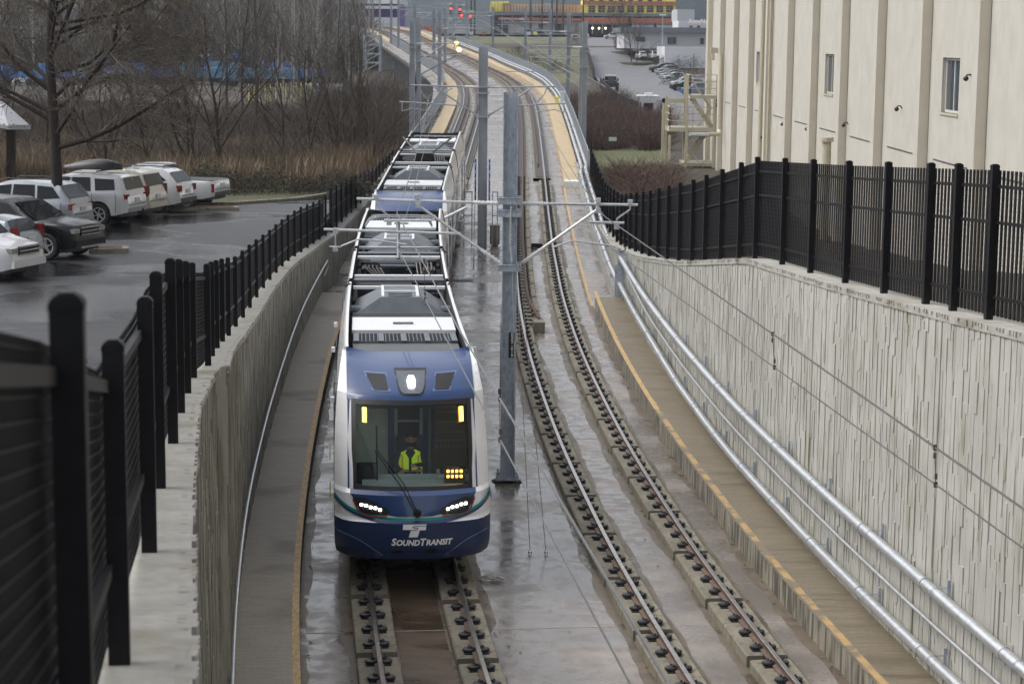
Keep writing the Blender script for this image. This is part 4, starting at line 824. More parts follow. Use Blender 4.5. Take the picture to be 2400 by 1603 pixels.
        wp_=tb('wiper','trim_black',lambda b:(b.tube([NP(.03,1.16,.06),NP(-.06,1.34,.10),NP(-.22,1.62,.10),NP(-.42,1.88,.10),NP(-.62,2.12,.06)],.012,5),b.tube([NP(.07,1.16,.06),NP(-.02,1.34,.10),NP(-.15,1.62,.10),NP(-.37,1.9,.10),NP(-.58,2.12,.06)],.010,5),b.tube([NP(-.60,1.66,.03),NP(-.60,2.5,.03)],.013,5),b.lathe(NP(.05,1.16,.05),[(0,-.05),(.06,-.05),(.07,.03),(0,.03)],12,'y')),smooth=True)
        # lettering and emblem on the bumper
        def onb(o): return lambda v:Vector(xf(NP(v.x,v.y,o+v.z)))
        xx=-.385
        for s_,sz in (('S',.17),('OUND',.135),('T',.17),('RANSIT',.135)):
            ob=text(s_,sz,'bumper_letters','sign_white',bp,lambda v:v.copy(),.002,shear=.20,bold=.0055,align='LEFT')
            x1=max(v.co.x for v in ob.data.vertices); ym=min(v.co.y for v in ob.data.vertices)
            for v in ob.data.vertices: v.co=onb(.016)(Vector((xx+v.co.x*.95,.615+(v.co.y-ym)*1.0,v.co.z*.2)))
            xx+=x1*.95-.012
        lg=lambda b:(patch(b,[(.885,-.195,.19),(.93,-.19,.195),(.985,-.185,.205)],.018,6),patch(b,[(.765,-.095,.055),(.885,-.06,.09)],.018,3))
        tb('emblem','sign_white',lg,bp)
        tb('emblem_s','blue_dark',lambda b:[b.tube([NP(x,z,.021) for x,z in ((.215,.958),(.02,.958),(-.02,.952),(-.032,.942),(-.02,.932),(.03,.928),(.055,.92),(.06,.908),(.045,.896),(.0,.89),(-.205,.89))],.0065,4)],bp)
    # ---- body sides between the noses
    seams=[NB,11.6,12.1,17.9,18.4,TL-NB]
    for y0,y1,nm in ((NB,11.7,'body_section'),(12.3,17.7,'body_section'),(18.3,TL-NB,'body_section')):
        def side(b):
            ys=frange(y0,y1,1.0)
            for s in(-1,1): b.grid([[(s*hw(z),y,z) for y in ys] for z in Zs])
            for s in(-1,1): b.grid([[(s*x,y,z) for y in ys] for x,z in ((1.15,3.52),(1.12,3.56),(1.07,3.56),(1.065,3.53))])
        bs=tb(nm,'white_train',side,smooth=True)
        tb('skirt','blue_dark',lambda b:[b.grid([[(s*(hw(z)+.006),y,z) for y in frange(y0,y1,1.5)] for z in(.32,.5,.75,.98)]) for s in(-1,1)],bs)
        tb('stripe','teal',lambda b:[b.grid([[(s*(hw(1.02)+.007),y,z) for y in frange(y0,y1,1.5)] for z in(.99,1.06)]) for s in(-1,1)],bs)
        [tb('window_band','car_glass',lambda b:b.grid([[(s*(hw(z)+.006),y,z) for y in frange(y0+.35,y1-.35,1.2)] for z in(1.55,1.9,2.3,2.62)]),bs) for s in(-1,1)]
        tb('roof_well','roof_dark',lambda b:b.grid([[(x,y,z) for y in frange(y0,y1,1.5)] for x,z in((-1.064,3.53),(-1.05,3.04),(0,3.04),(1.05,3.04),(1.064,3.53))]))
    for y in (3.3,7.4,14.2,22.0,26.0):
        for s_ in(-1,1): tb('door','trim_grey',lambda b:[b.bx(s_*1.335-.006,s_*1.335+.006,y+k-.015,y+k+.015,.5,2.8) for k in(0,1.35)]+[b.bx(s_*1.335-.006,s_*1.335+.006,y+.015,y+1.335,zz,zz+.02) for zz in(.5,2.78)])
    tb('side_lamps','roof_white',lambda b:[b.box((s*1.36,y,z),(.07,.12,.09)) for s in(-1,1) for y,z in((3.0,2.55),(5.2,3.1),(8.4,3.1))])
    for yj in (11.95,18.05):
        tb('bellows','rubber',lambda b:[b.grid([[(s*(hw(z)-.04-(.04 if i%2 else 0)),yj-.35+.07*i,z) for i in range(11)] for z in Zs]) for s in(-1,1)])
        tb('roof_cable','trim_black',lambda b:[b.tube([(s*1.10,yj-.7,3.57),(s*1.2,yj-.1,3.45),(s*1.16,yj+.5,3.40)],.03,5) for s in(-1,1)])
    tb('underframe','dark_void',lambda b:b.bx(-1.1,1.1,1.0,TL-1,.22,.85))
    for yb in(3.2,15,26.8):
        bg_=tb('bogie','dark_void',lambda b:b.bx(-1.0,1.0,yb-1.4,yb+1.4,.15,.6))
        tb('wheels','metal_grey',lambda b:[b.lathe((s*.75,yb+w,.31),[(0,-.06),(.33,-.06),(.33,.06),(0,.06)],16,'x') for s in(-1,1) for w in(-.9,.9)],bg_)
    # ---- roof equipment (mirrored halves)
    R_=lambda name,mt,*bxs,par=root,sm=False:tb(name,mt,lambda b:[b.bx(*q) for q in bxs],par,sm)
    for rev in(False,True):
        def RR(name,mt,fn,par=root,sm=False): return tb(name,mt,fn,par,sm,rev)
        bxe=RR('resistor_box','roof_grey',lambda b:(b.bx(-.98,.98,2.95,4.05,3.05,3.40)))
        gr=RR('roof_grille','roof_mid',lambda b:[b.bx(-.97+i*.0745,-.955+i*.0745,4.1,5.0,3.42,3.44) for i in range(27)]+[b.bx(-.98,.98,4.1+i*.15,4.115+i*.15,3.42,3.44) for i in range(7)]+[b.bx(x-.05,x+.05,4.1,5.0,3.425,3.445) for x in(-.92,-.45,-.02,.42,.92)])
        RR('grille_tray','roof_dark',lambda b:b.bx(-.99,.99,4.07,5.03,3.05,3.34))
        wpn=RR('white_hatch','roof_white',lambda b:(b.bx(-1.0,1.0,5.25,6.95,3.40,3.47))); RR('hatch_base','roof_dark',lambda b:b.bx(-1.0,1.0,5.1,7.0,3.05,3.38)); RR('hatch_handle','roof_mid',lambda b:b.bx(-.2,.2,6.0,6.12,3.475,3.50),wpn)
        RR('ribbed_cover','roof_grey',lambda b:(b.bx(-1.0,1.0,7.05,8.35,3.1,3.36),[b.bx(-1.0,1.0,7.1+i*.12,7.14+i*.12,3.36,3.375) for i in range(10)]))
        # air conditioning hood
        def hood(b):
            z0=3.08; o=[(-1.0,8.7),(1.0,8.7),(1.0,9.6),(.95,11.2),(-.95,11.2),(-1.0,9.6)]
            t=[(-.42,8.95),(.42,8.95),(.42,9.7),(.34,10.8),(-.34,10.8),(-.42,9.7)]
            vs=[(x,y,z0) for x,y in o]+[(x,y,z0+.16) for x,y in o]+[(x,y,z0+.52) for x,y in t]
            b.add(vs,[(i,(i+1)%6,(i+1)%6+6,i+6) for i in range(6)]+[(i+6,(i+1)%6+6,(i+1)%6+12,i+12) for i in range(6)]+[(12,13,14,15,16,17)])
        hd=RR('air_conditioner','roof_mid',hood)
        RR('hood_frame','roof_white',lambda b:(b.bx(-.40,-.34,8.97,10.7,3.60,3.625),b.bx(.34,.40,8.97,10.7,3.60,3.625),b.bx(-.34,.34,9.75,9.85,3.60,3.625),b.bx(-.34,.34,10.6,10.68,3.60,3.625)),hd)
        for yv in(9.15,9.5): RR('fan_opening','trim_black',lambda b:b.prism([(math.cos(i*math.pi/10)*.26,yv+math.sin(i*math.pi/10)*.14) for i in range(20)],'z',3.602,3.615),hd)
        RR('hood_louvre','roof_dark',lambda b:[b.bar((s*(.46+.06*i),8.80,3.52-.06*i),(s*(.46+.06*i),9.5,3.56-.06*i),.012,.012) for s in(-1,1) for i in range(8)],hd)
        for s in(-1,1): RR('roof_fan','roof_mid',lambda b:b.lathe((s*.98,9.1,3.3),[(0,-.12),(.10,-.12),(.10,.12),(0,.12)],10,'x'))
        RR('roof_pipes','trim_black',lambda b:[b.tube([(s*1.0,3.2,3.2),(s*1.0,8.6,3.2)],.035,6) for s in(-1,1)]+[b.tube([(.75,11.0,3.1),(.75,11.0,3.4)],.05,6),b.tube([(.85,11.0,3.1),(.85,11.0,3.4)],.05,6)])
        for y0,y1,mt in((11.35,11.5,'roof_white'),(12.45,12.7,'roof_mid'),(13.2,13.38,'roof_white')):
            RR('cross_panel',mt,lambda b:b.bx(-1.03,1.03,y0,y1,3.44,3.50))
        RR('equipment_box','roof_dark',lambda b:(b.bx(-.95,.3,12.3,13.1,3.05,3.36),b.bx(.4,.95,12.3,13.0,3.05,3.30),b.bx(-.9,-.2,13.7,14.4,3.05,3.3),b.bx(.2,.9,13.7,14.4,3.05,3.33)))
        RR('roof_cables','trim_black',lambda b:[b.tube([(-.85+.09*i,15.0,3.15),(-.8+.09*i,14.5,3.5),(-.5+.05*i,14.1,3.3)],.028,5) for i in range(5)]+[b.tube([(-.55,14.95,3.15),(-.1,14.95,3.2)],.05,5)])
        RR('roof_cables','trim_black',lambda b:[b.tube([(.85-.09*i,15.0,3.15),(.8-.09*i,14.6,3.45),(.6-.05*i,14.2,3.3)],.02,5) for i in range(3)])
    tb('mid_bar','roof_white',lambda b:(b.bx(-1.03,1.03,18.5,18.62,3.44,3.50)))
    # pantograph
    if near:
        pg=tb('pantograph','roof_mid',lambda b:(b.tube([(-.7,16.0,3.45),(.7,16.0,3.45)],.06,8),b.tube([(0,16.1,3.5),(-.02,17.4,4.30)],.05,8),b.tube([(-.45,15.6,3.4),(.45,15.6,3.4)],.045,8)),smooth=True)
        tb('collector_head','metal_grey',lambda b:(b.tube([(-.85,17.3,4.18),(-.75,17.3,4.34),(-.5,17.3,4.42),(.5,17.3,4.42),(.75,17.3,4.34),(.85,17.3,4.18)],.022,6),b.tube([(-.85,17.7,4.18),(-.75,17.7,4.34),(-.5,17.7,4.42),(.5,17.7,4.42),(.75,17.7,4.34),(.85,17.7,4.18)],.022,6),b.tube([(-.6,17.3,4.38),(-.6,17.7,4.38)],.015,5),b.tube([(.6,17.3,4.38),(.6,17.7,4.38)],.015,5)),pg)
        tb('motor','trim_black',lambda b:b.lathe((0,15.7,3.42),[(0,-.5),(.07,-.5),(.07,.5),(0,.5)],10,'x'),pg)
    else:
        pg=tb('pantograph','trim_black',lambda b:(b.bx(-.35,.35,15.6,16.6,3.3,3.62),b.tube([(-.3,16.0,3.6),(-1.0,18.5,4.0)],.04,6),b.tube([(.3,16.0,3.6),(1.0,18.5,4.0)],.04,6),b.tube([(-1.0,18.5,4.0),(1.0,18.5,4.0)],.04,6)))
    tb('yellow_marker','yellow_wrap',lambda b:[b.box((-1.40,y,z),(.02,.05,.3)) for y,z in((1.6,1.9),(1.2,1.3))])
    return root,xf
tc1,xf1=train_car(32.6,'front light rail car, white with blue nose, lit headlights and lettering',True)
tc2,xf2=train_car(62.9,'second light rail car coupled behind the front one, passing the black fence',False)
# driver
base1=pt(32.6,-4.42,0); H=xf1((.02,1.85,1.33))+base1
per=thing('person',H,'driver in a yellow-green safety vest sitting behind the train windshield','person')
def skin(name,verts,edges,radii,mt,parent,sub=2):
    me=bpy.data.meshes.new(name); me.from_pydata(verts,edges,[]); o=bpy.data.objects.new(name,me); COL.objects.link(o); o.parent=parent
    m_=o.modifiers.new('skin','SKIN'); m_.use_smooth_shade=True
    for i,r_ in enumerate(radii): 
        rr=r_ if isinstance(r_,tuple) else (r_,r_); me.skin_vertices[0].data[i].radius=rr
    me.skin_vertices[0].data[0].use_root=True
    s_=o.modifiers.new('sub','SUBSURF'); s_.levels=sub; s_.render_levels=sub; me.materials.append(M[mt]); return o
# body, seated, facing the camera (-Y); pelvis at origin
bv=[(0,0,.05),(0,0,.25),(0,-.01,.42),(0,0,.52),(0,-.02,.58),(0,-.03,.66),(0,-.03,.74),(-.17,0,.47),(-.23,-.08,.28),(-.14,-.32,.22),(.17,0,.47),(.22,-.10,.28),(.10,-.28,.30),(-.10,-.2,.03),(-.11,-.48,.02),(-.11,-.50,-.38),(.10,-.2,.03),(.11,-.48,.02),(.11,-.50,-.38),(-.12,-.38,.215),(.07,-.34,.32)]
be=[(0,1),(1,2),(2,3),(3,4),(4,5),(5,6),(2,7),(7,8),(8,9),(2,10),(10,11),(11,12),(0,13),(13,14),(14,15),(0,16),(16,17),(17,18),(9,19),(12,20)]
br_=[(.15,.11),(.15,.10),(.16,.11),(.06,.06),(.055,.055),(.085,.10),(.07,.085),.06,.048,.034,.06,.048,.034,.085,.07,.05,.085,.07,.05,.03,.03]
body=skin('body',bv,be,br_,'cloth_dark',per)
hd=MB(); 
def sph(b,c,r,n=14,m_=10): b.grid([[(c[0]+r[0]*math.sin(math.pi*i/m_)*math.cos(2*math.pi*k/n),c[1]+r[1]*math.sin(math.pi*i/m_)*math.sin(2*math.pi*k/n),c[2]+r[2]*math.cos(math.pi*i/m_)) for k in range(n+1)] for i in range(m_+1)])
hd=MB(); sph(hd,(0,-.04,.685),(.078,.098,.115)); hd.add([(-.014,-.135,.675),(.014,-.135,.675),(0,-.16,.66),(0,-.132,.705)],[(0,2,3),(2,1,3),(0,1,2)]); hd.box((-.08,-.03,.68),(.012,.03,.05)); hd.box((.08,-.03,.68),(.012,.03,.05)); hd.tube([(0,0,.5),(0,-.02,.6)],.055,10); hd.build('head',M['skin'],per,True)
hd=MB(); sph(hd,(0,-.028,.715),(.083,.10,.10)); hd.v=[(x,y,max(z,.725-.6*max(0,y+.02))) for x,y,z in hd.v]; hd.build('hair',M['beard'],per,True)
hd=MB(); sph(hd,(0,-.072,.625),(.062,.07,.05)); hd.build('beard',M['beard'],per,True)
hd=MB(); 
for s in(-1,1): hd.box((s*.03,-.134,.70),(.022,.008,.010)); 
hd.box((0,-.142,.645),(.04,.006,.008)); hd.build('eyes',M['cloth_dark'],per)
per.scale=(1.22,1.1,1.06)
vs_=MB()
def vest(b):
    for s in(-1,1):
        rows=[]
        for z,w,d in((.02,.165,.135),(.15,.17,.135),(.28,.175,.13),(.38,.18,.13),(.47,.17,.11),(.515,.10,.07)):
            row=[]
            for k in range(9):
                a=-math.pi/2+s*(.12+(math.pi-.24)*k/8*.98 if z<.45 else .45+(math.pi-.9)*k/8); row.append((w*math.cos(a)*1.0,d*math.sin(a),z))
            rows.append(row)
        b.grid(rows)
vest(vs_); vo=vs_.build('safety_vest',M['hivis'],per,True)
b=MB()
for s in(-1,1):
    b.bar((s*.10,-.128,.08),(s*.12,-.125,.44),.045,.012); 
    b.bar((s*.02,-.142,.17),(s*.165,-.075,.17),.02,.045)
b.build('orange_tape',M['hivis_orange'],vo)
b=MB()
for s in(-1,1):
    b.bar((s*.10,-.136,.08),(s*.12,-.133,.44),.02,.012); b.bar((s*.02,-.149,.17),(s*.165,-.08,.17),.02,.02)
b.build('reflective_tape',M['reflective'],vo)
for s,c in ((-1,Vector((-.12,-.40,.215))),(1,Vector((.07,-.36,.325)))):
    hv=[c,c+Vector((0,-.05,0))]; he=[(0,1)]; hr_=[(.032,.018),(.036,.016)]
    for k in range(4):
        f=Vector(((k-1.5)*.020,-.085,.0)); n=len(hv); L=(.034,.040,.037,.028)[k]
        hv+=[c+f,c+f+Vector((0,-L*.7,-.012)),c+f+Vector((0,-L,-.034))]; he+=[(1,n),(n,n+1),(n+1,n+2)]; hr_+=[.010,.009,.008]
    n=len(hv); hv+=[c+Vector((-s*.038,-.035,.004)),c+Vector((-s*.05,-.065,-.008))]; he+=[(0,n),(n,n+1)]; hr_+=[.012,.010]
    skin('hand',[tuple(v) for v in hv],he,hr_,'skin',per,1)
# ================================================================ VEHICLES
def vehicle(name,sil,belt,W,axles,wr,glass,side,paint,label,cat='car',inset=.20,clear=.28,lamps=None,two=None,roofrack=False,spokes=5,fine=.05,archtrim=False,group=None,extra=None):
    root=thing(name,(0,0,0),label,cat,group); L=sil[-1][0]; sx=[p[0] for p in sil]; sz=[p[1] for p in sil]; roof=max(sz)
    zt=lambda x:float(np.interp(x,sx,sz))
    def wid(x):
        e=min(x,L-x); return W/2-.17*max(0,1-e/.45)**2-.03*max(0,1-e/1.2)
    def topw(x):
        z=zt(x); return wid(x)-.05-inset*max(0,z-belt)/(roof-belt) if z>belt else wid(x)-.06
    def ywid(x,z):
        w=wid(x); z1=min(belt,zt(x)-.03)
        if z<=z1: return w
        return w-.03+(topw(x)-w+.03)*min(1,(z-z1)/max(.02,zt(x)-z1))
    def clr(x):
        c=clear+(.10*max(0,1-x/.4)+.12*max(0,1-(L-x)/.5))
        for a in axles:
            d=abs(x-a); Ra=wr+.075
            if d<Ra: c=max(c,wr+math.sqrt(Ra*Ra-d*d))
        return c
    xs=set(frange(0,L,.12)); xs|=set(sx)
    for a in axles: xs|=set(frange(a-wr-.08,a+wr+.08,fine))
    xs=sorted(x for x in xs if 0<=x<=L)
    rows=[]
    for x in xs:
        c=clr(x); w=wid(x); z=zt(x); tw=topw(x); z1=max(c+.02,min(belt,z-.03)); m=c+(z1-c)*.45
        half=[(w-.03,c),(w,m),(w-.005,c+(z1-c)*.8),(w-.03,z1),(tw+(w-.03-tw)*.25,z1+(z-z1)*.72),(tw-.02,z-.012 if z-z1>.1 else z),(tw*.6,z+.012),(0,z+.02)]
        rows.append([(x,-a,b_) for a,b_ in half]+[(x,a,b_) for a,b_ in half[-2::-1]])
    b=MB(); b.grid(rows); n=len(rows[0]); b.f.append(tuple(range(n))); b.f.append(tuple(len(b.v)-n+k for k in range(n)))
    body=b.build('body',M[paint],root,True,ang=52)
    b=MB(); b.bx(.25,L-.25,-W/2+.12,W/2-.12,clear-.05,clear+.38); b.build('underbody',M['rubber'],root)
    for y in(-1,1):
        for k,P in enumerate(side):
            b=MB(); pts=[]
            m_=len(P)
            for i in range(m_):
                a,c=P[i],P[(i+1)%m_]
                for f in(0,.34,.67): pts.append((a[0]+(c[0]-a[0])*f,a[1]+(c[1]-a[1])*f))
            vs=[(x,y*(ywid(x,z)+.012),z) for x,z in pts]; cx=sum(p[0] for p in pts)/len(pts); cz=sum(p[1] for p in pts)/len(pts)
            vs.append((cx,y*(ywid(cx,cz)+.014),cz)); q_=len(pts); b.add(vs,[(i,(i+1)%q_,q_) for i in range(q_)]); b.build('side_window',M['car_glass'],root)
        b=MB(); b.box((glass[0][0]+.45,y*(W/2+.08),belt+.08),(.16,.20,.15)); b.build('mirror',M[paint if paint!='paint_beige' else 'trim_grey'],root)
        b=MB(); xd=(side[0][-1][0]+side[0][-2][0])/2+.05 if len(side)>1 else 2.5
        for dx in [max(p[0] for p in P)+.04 for P in side]: b.bx(dx-.008,dx+.008,y*(W/2-.004),y*(W/2+.002),clear+.12,belt-.05); 
        b.bx(glass[0][1]+.9,glass[0][1]+1.1,y*(W/2-.01),y*(W/2+.02),belt-.2,belt-.16); b.build('door_trim',M['trim_grey'],root)
        b=MB(); [b.bx(x_,x_+.17,y*(W/2-.01),y*(W/2+.025),belt-.17,belt-.135) for x_ in [max(p[0] for p in P)-.22 for P in side[:2]]]; b.build('door_handle',M['chrome'],root)
        b=MB(); b.bx(axles[0]+wr+.1,axles[1]-wr-.1,y*(W/2-.02),y*(W/2+.008),clear+.01,clear+.13); b.build('sill',M['trim_grey'],root)
    for (x0,x1),nm in zip(glass,('windshield','rear_window')):
        b=MB(); rr=[]
        for f in(0,.33,.67,1): 
            x=x0+(x1-x0)*f; z=zt(x); s_=(zt(x+.02)-zt(x-.02))/.04; nn=math.hypot(1,s_); o=.022
            w=topw(x)-.05; rr.append([(x-s_/nn*o,k*w,z+.02+o/nn*.3) for k in(-1,-.6,0,.6,1)])
        b.grid(rr); b.build(nm,M['car_glass'],root,True)
    for a in axles:
        for y in(-1,1):
            b=MB(); yo=y*(W/2-.02); yi=y*(W/2-.25); b.lathe((a,0,wr),[(wr*.62,yo-y*.02),(wr*.9,yo),(wr,yo-y*.03),(wr,yi),(0,yi)],20,'y'); wh=b.build('wheel',M['tyre'],root,True)
            b=MB(); b.lathe((a,0,wr),[(0,yo-y*.03),(wr*.16,yo-y*.025),(wr*.17,yo-y*.05)],12,'y'); b.lathe((a,0,wr),[(wr*.56,yo-y*.02),(wr*.66,yo-y*.012),(wr*.66,yo-y*.06),(wr*.56,yo-y*.07)],20,'y')
            for k in range(spokes): 
                t=2*math.pi*k/spokes+.3; b.bar((a+math.cos(t)*wr*.12,yo-y*.035,wr+math.sin(t)*wr*.12),(a+math.cos(t)*wr*.6,yo-y*.03,wr+math.sin(t)*wr*.6),wr*.20,.03) if True else 0
            b.build('rim',M['alloy'],wh,True)
            b=MB(); b.lathe((a,0,wr),[(0,yo-y*.08),(wr*.6,yo-y*.075)],14,'y'); b.build('brake_disc',M['trim_black'],wh)
            if archtrim:
                b=MB(); b.tube([(a+math.cos(t)*(wr+.10),y*(W/2-.005),wr+math.sin(t)*(wr+.10)) for t in [i*math.pi/10 for i in range(11)]],.035,5); b.build('arch_trim',M[archtrim],root)
    zb=clear+.1
    fb=MB(); fb.bx(-.03,.12,-W/2+.17,W/2-.17,zb,zb+.19); fb.build('front_bumper',M[two or paint],root)
    fb=MB(); fb.bx(L-.16,L+.03,-W/2+.2,W/2-.2,zb+.02,zb+.18); fb.build('rear_bumper',M[two or paint],root)
    fb=MB(); fb.bx(L-.06,L+.012,-W/2+.3,W/2-.3,zb+.27,zb+.285); fb.build('tailgate_gap',M['trim_black'],root)
    fb=MB(); fb.bx(L-.02,L+.015,-.17,.17,zb+.35,zb+.50); fb.build('number_plate',M['plate'],root)
    fb=MB(); fb.bx(-.015,.03,-W/2+.48,W/2-.48,belt-.42,belt-.17); gr=fb.build('grille',M['trim_black'],root); fb=MB(); [fb.bx(-.03,.0,-W/2+.48,W/2-.48,z-.012,z+.012) for z in(belt-.40,belt-.3,belt-.19)]; fb.build('grille_bar',M['chrome'],gr)
    lz=lamps or (belt-.1,belt-.35,.09)
    for y in(-1,1):
        fb=MB(); yy=y*(W/2-.17); yy=y*(W/2-.28); fb.box((.13,yy,belt-.27),(.24,.32,.13)); fb.build('headlight',M['head_lens'],root)
        fb=MB(); yy=y*(W/2-lz[2]-.115); fb.box((L-.155,yy,(lz[0]+lz[1])/2),(.24,lz[2]*2,(lz[0]-lz[1])*.85)); fb.build('tail_lamp',M['red_lens'],root)
    if roofrack:
        for y in(-1,1):
            fb=MB(); fb.tube([(glass[0][1]+.15,y*(W/2-.32),roof+.01),(glass[0][1]+.3,y*(W/2-.32),roof+.07),(glass[1][0]-.35,y*(W/2-.32),roof+.06),(glass[1][0]-.2,y*(W/2-.32),roof)],.022,5); fb.build('roof_rail',M['trim_grey'],root)
    if extra: extra(root,L,W,roof,belt)
    return root
def place(v,x,y,z,deg): v.location=(x,y,z); v.rotation_euler=(0,0,R(deg)); return v
G1='cars in the left car park'
sd=lambda L,s=1:L
A1=-13.5
# silver suv (near row, seen from behind)
suvS=[(0,.50),(.03,.78),(.15,.93),(.7,1.02),(1.25,1.08),(1.95,1.58),(2.3,1.70),(3.2,1.74),(4.1,1.68),(4.35,1.60),(4.72,1.14),(4.80,.95),(4.83,.45)]
def sidew(zr,pts): return pts
v=vehicle('parked_car',suvS,1.10,1.92,(.92,3.85),.37,((1.25,1.95),(4.36,4.70)),[[(1.62,1.12),(2.12,1.56),(2.60,1.62),(2.60,1.12)],[(2.68,1.12),(2.68,1.62),(3.45,1.62),(3.52,1.12)],[(3.60,1.14),(3.55,1.60),(4.10,1.56),(4.42,1.20)]],'paint_silver','silver SUV behind the big tree trunk, rear toward the lane','car',lamps=(1.02,.78,.17),roofrack=True,group=G1)
suv_silver=place(v,-14.58-4.83*.97,66.39+4.83*.235,2.56,A1)
# off-road suv with roof box
def hitch(root,L,W,roof,belt):
    b=MB(); b.bx(L,L+.22,-.04,.04,.42,.48); b.tube([(L+.2,0,.46),(L+.2,0,.60)],.03,6); b.build('tow_hitch',M['trim_black'],root)
    for x in(2.6,3.6): b=MB(); b.tube([(x,-.72,roof+.1),(x,.72,roof+.1)],.025,5); b.build('roof_bar',M['trim_black'],root)
fr=[(0,.50),(.03,.85),(.12,1.02),(1.2,1.12),(1.35,1.15),(2.0,1.66),(2.3,1.76),(3.3,1.80),(4.35,1.76),(4.55,1.70),(4.72,1.20),(4.78,1.0),(4.80,.50)]
v=vehicle('parked_car',fr,1.20,1.92,(.95,3.72),.40,((1.38,2.0),(4.56,4.70)),[[(1.72,1.22),(2.18,1.63),(2.62,1.69),(2.62,1.22)],[(2.70,1.22),(2.70,1.69),(3.38,1.69),(3.45,1.22)],[(3.62,1.24),(3.55,1.66),(4.28,1.64),(4.35,1.28)]],'paint_white','silver-white off-road SUV carrying a black roof box','car',inset=.16,clear=.38,lamps=(1.14,.94,.13),two='paint_silver',spokes=6,group=G1,extra=hitch)
b=MB(); b.grid([[(x,s*(.93 if 0 else .965),z) for x in frange(.3,4.6,.4)] for z in(.5,.8) for s in(1,)])
suv_off=place(v,-13.27-4.8*.97,69.21+4.8*.235,2.56,A1)
b=MB(); rows=[]
for i in range(13):
    f=i/12; x=-1.1+2.2*f; w=.42*math.sin(math.pi*min(1,max(.03,f*1.0)))**.35*(.75+.25*f); h=.36*math.sin(math.pi*min(.97,max(.04,f)))**.4*(.55+.45*min(1,f*1.4))
    rows.append([(x,w*math.cos(a),.02+max(-.04,h*math.sin(a))) for a in [math.pi*2*k/16 for k in range(17)]])
b.grid(rows); rb=b.build('roof_box',M['trim_black'],None,True,(0,0,0)); rb.rotation_euler=(0,0,R(A1)); c=Vector((-13.27,69.2,0))-Vector((.972,-.234,0))*1.62; rb.location=(c.x,c.y-.05,2.56+1.95); tag(rb,'black cargo box strapped on the roof of the off-road SUV','roof box')
# beige minivan
mv=[(0,.45),(.03,.72),(.2,.90),(.9,1.06),(1.9,1.62),(2.3,1.74),(4.4,1.76),(4.75,1.66),(4.98,1.10),(5.05,.9),(5.08,.40)]
v=vehicle('parked_car',mv,1.08,1.98,(.95,4.0),.33,((.95,1.85),(4.78,4.95)),[[(1.45,1.10),(2.1,1.60),(2.6,1.65),(2.6,1.10)],[(2.68,1.1),(2.68,1.65),(3.6,1.65),(3.6,1.1)],[(3.68,1.1),(3.68,1.65),(4.62,1.60),(4.78,1.14)]],'paint_beige','cream minivan squeezed between the off-road SUV and the white crossover','car',lamps=(1.25,.80,.08),group=G1)
place(v,-13.07-5.08*.97,72.22+5.08*.235,2.56,A1)
# white crossover
cs=[(0,.48),(.03,.74),(.15,.90),(.8,1.0),(1.15,1.05),(1.85,1.52),(2.2,1.64),(3.0,1.69),(3.8,1.62),(4.05,1.52),(4.42,1.08),(4.50,.90),(4.55,.42)]
v=vehicle('parked_car',cs,1.05,1.85,(.90,3.60),.36,((1.15,1.85),(4.06,4.38)),[[(1.5,1.08),(2.0,1.50),(2.45,1.57),(2.45,1.08)],[(2.52,1.08),(2.52,1.57),(3.2,1.56),(3.35,1.10)],[(3.42,1.12),(3.30,1.54),(3.60,1.50),(4.0,1.22)]],'paint_white','white crossover with dark lower trim and red tail lamp','car',lamps=(1.06,.78,.13),two='trim_grey',roofrack=True,archtrim='trim_grey',spokes=6,group=G1)
suv_white=place(v,-12.39-4.55*.97,74.84+4.55*.235,2.56,A1)
# white pickup
def bed(root,L,W,roof,belt):
    b=MB(); b.bx(3.45,L-.1,-W/2+.14,W/2-.14,1.13,1.155); b.build('bed_floor',M['trim_black'],root)
pk=[(0,.55),(.03,.95),(.15,1.06),(1.3,1.14),(1.45,1.18),(2.05,1.66),(2.3,1.74),(3.0,1.75),(3.25,1.68),(3.36,1.16),(3.42,1.13),(5.45,1.13),(5.50,.98),(5.52,.60)]
v=vehicle('parked_car',pk,1.12,1.98,(1.0,4.35),.38,((1.45,2.05),(3.26,3.34)),[[(1.85,1.2),(2.25,1.6),(2.95,1.66),(2.98,1.2)]],'paint_white','white pickup truck, last in the row beside the dark bramble','pickup truck',inset=.14,clear=.42,lamps=(1.05,.66,.07),two='trim_grey',group=G1,extra=bed)
place(v,-11.42-5.52*.97,77.08+5.52*.235,2.5,A1)
# black suv nose right
ds=[(0,.50),(.03,.80),(.12,1.00),(.6,1.08),(1.35,1.14),(2.1,1.62),(2.5,1.74),(3.6,1.78),(4.6,1.72),(4.85,1.62),(5.0,1.12),(5.05,.95),(5.07,.45)]
def chromebits(root,L,W,roof,belt):
    b=MB(); b.bx(-.09,.0,-.62,.62,.36,.41); b.build('chrome_strip',M['chrome'],root)
v=vehicle('parked_car',ds,1.14,1.95,(.95,3.98),.40,((1.35,2.1),(4.86,4.97)),[[(1.75,1.16),(2.28,1.60),(2.8,1.67),(2.8,1.16)],[(2.88,1.16),(2.88,1.67),(3.75,1.67),(3.8,1.16)],[(3.88,1.18),(3.85,1.66),(4.55,1.62),(4.7,1.22)]],'paint_black','black SUV facing the lane with chrome grille, next to the kerb island','car',spokes=5,group=G1,extra=chromebits)
suv_black=place(v,-12.6,58.3,2.56,180+A1-6)
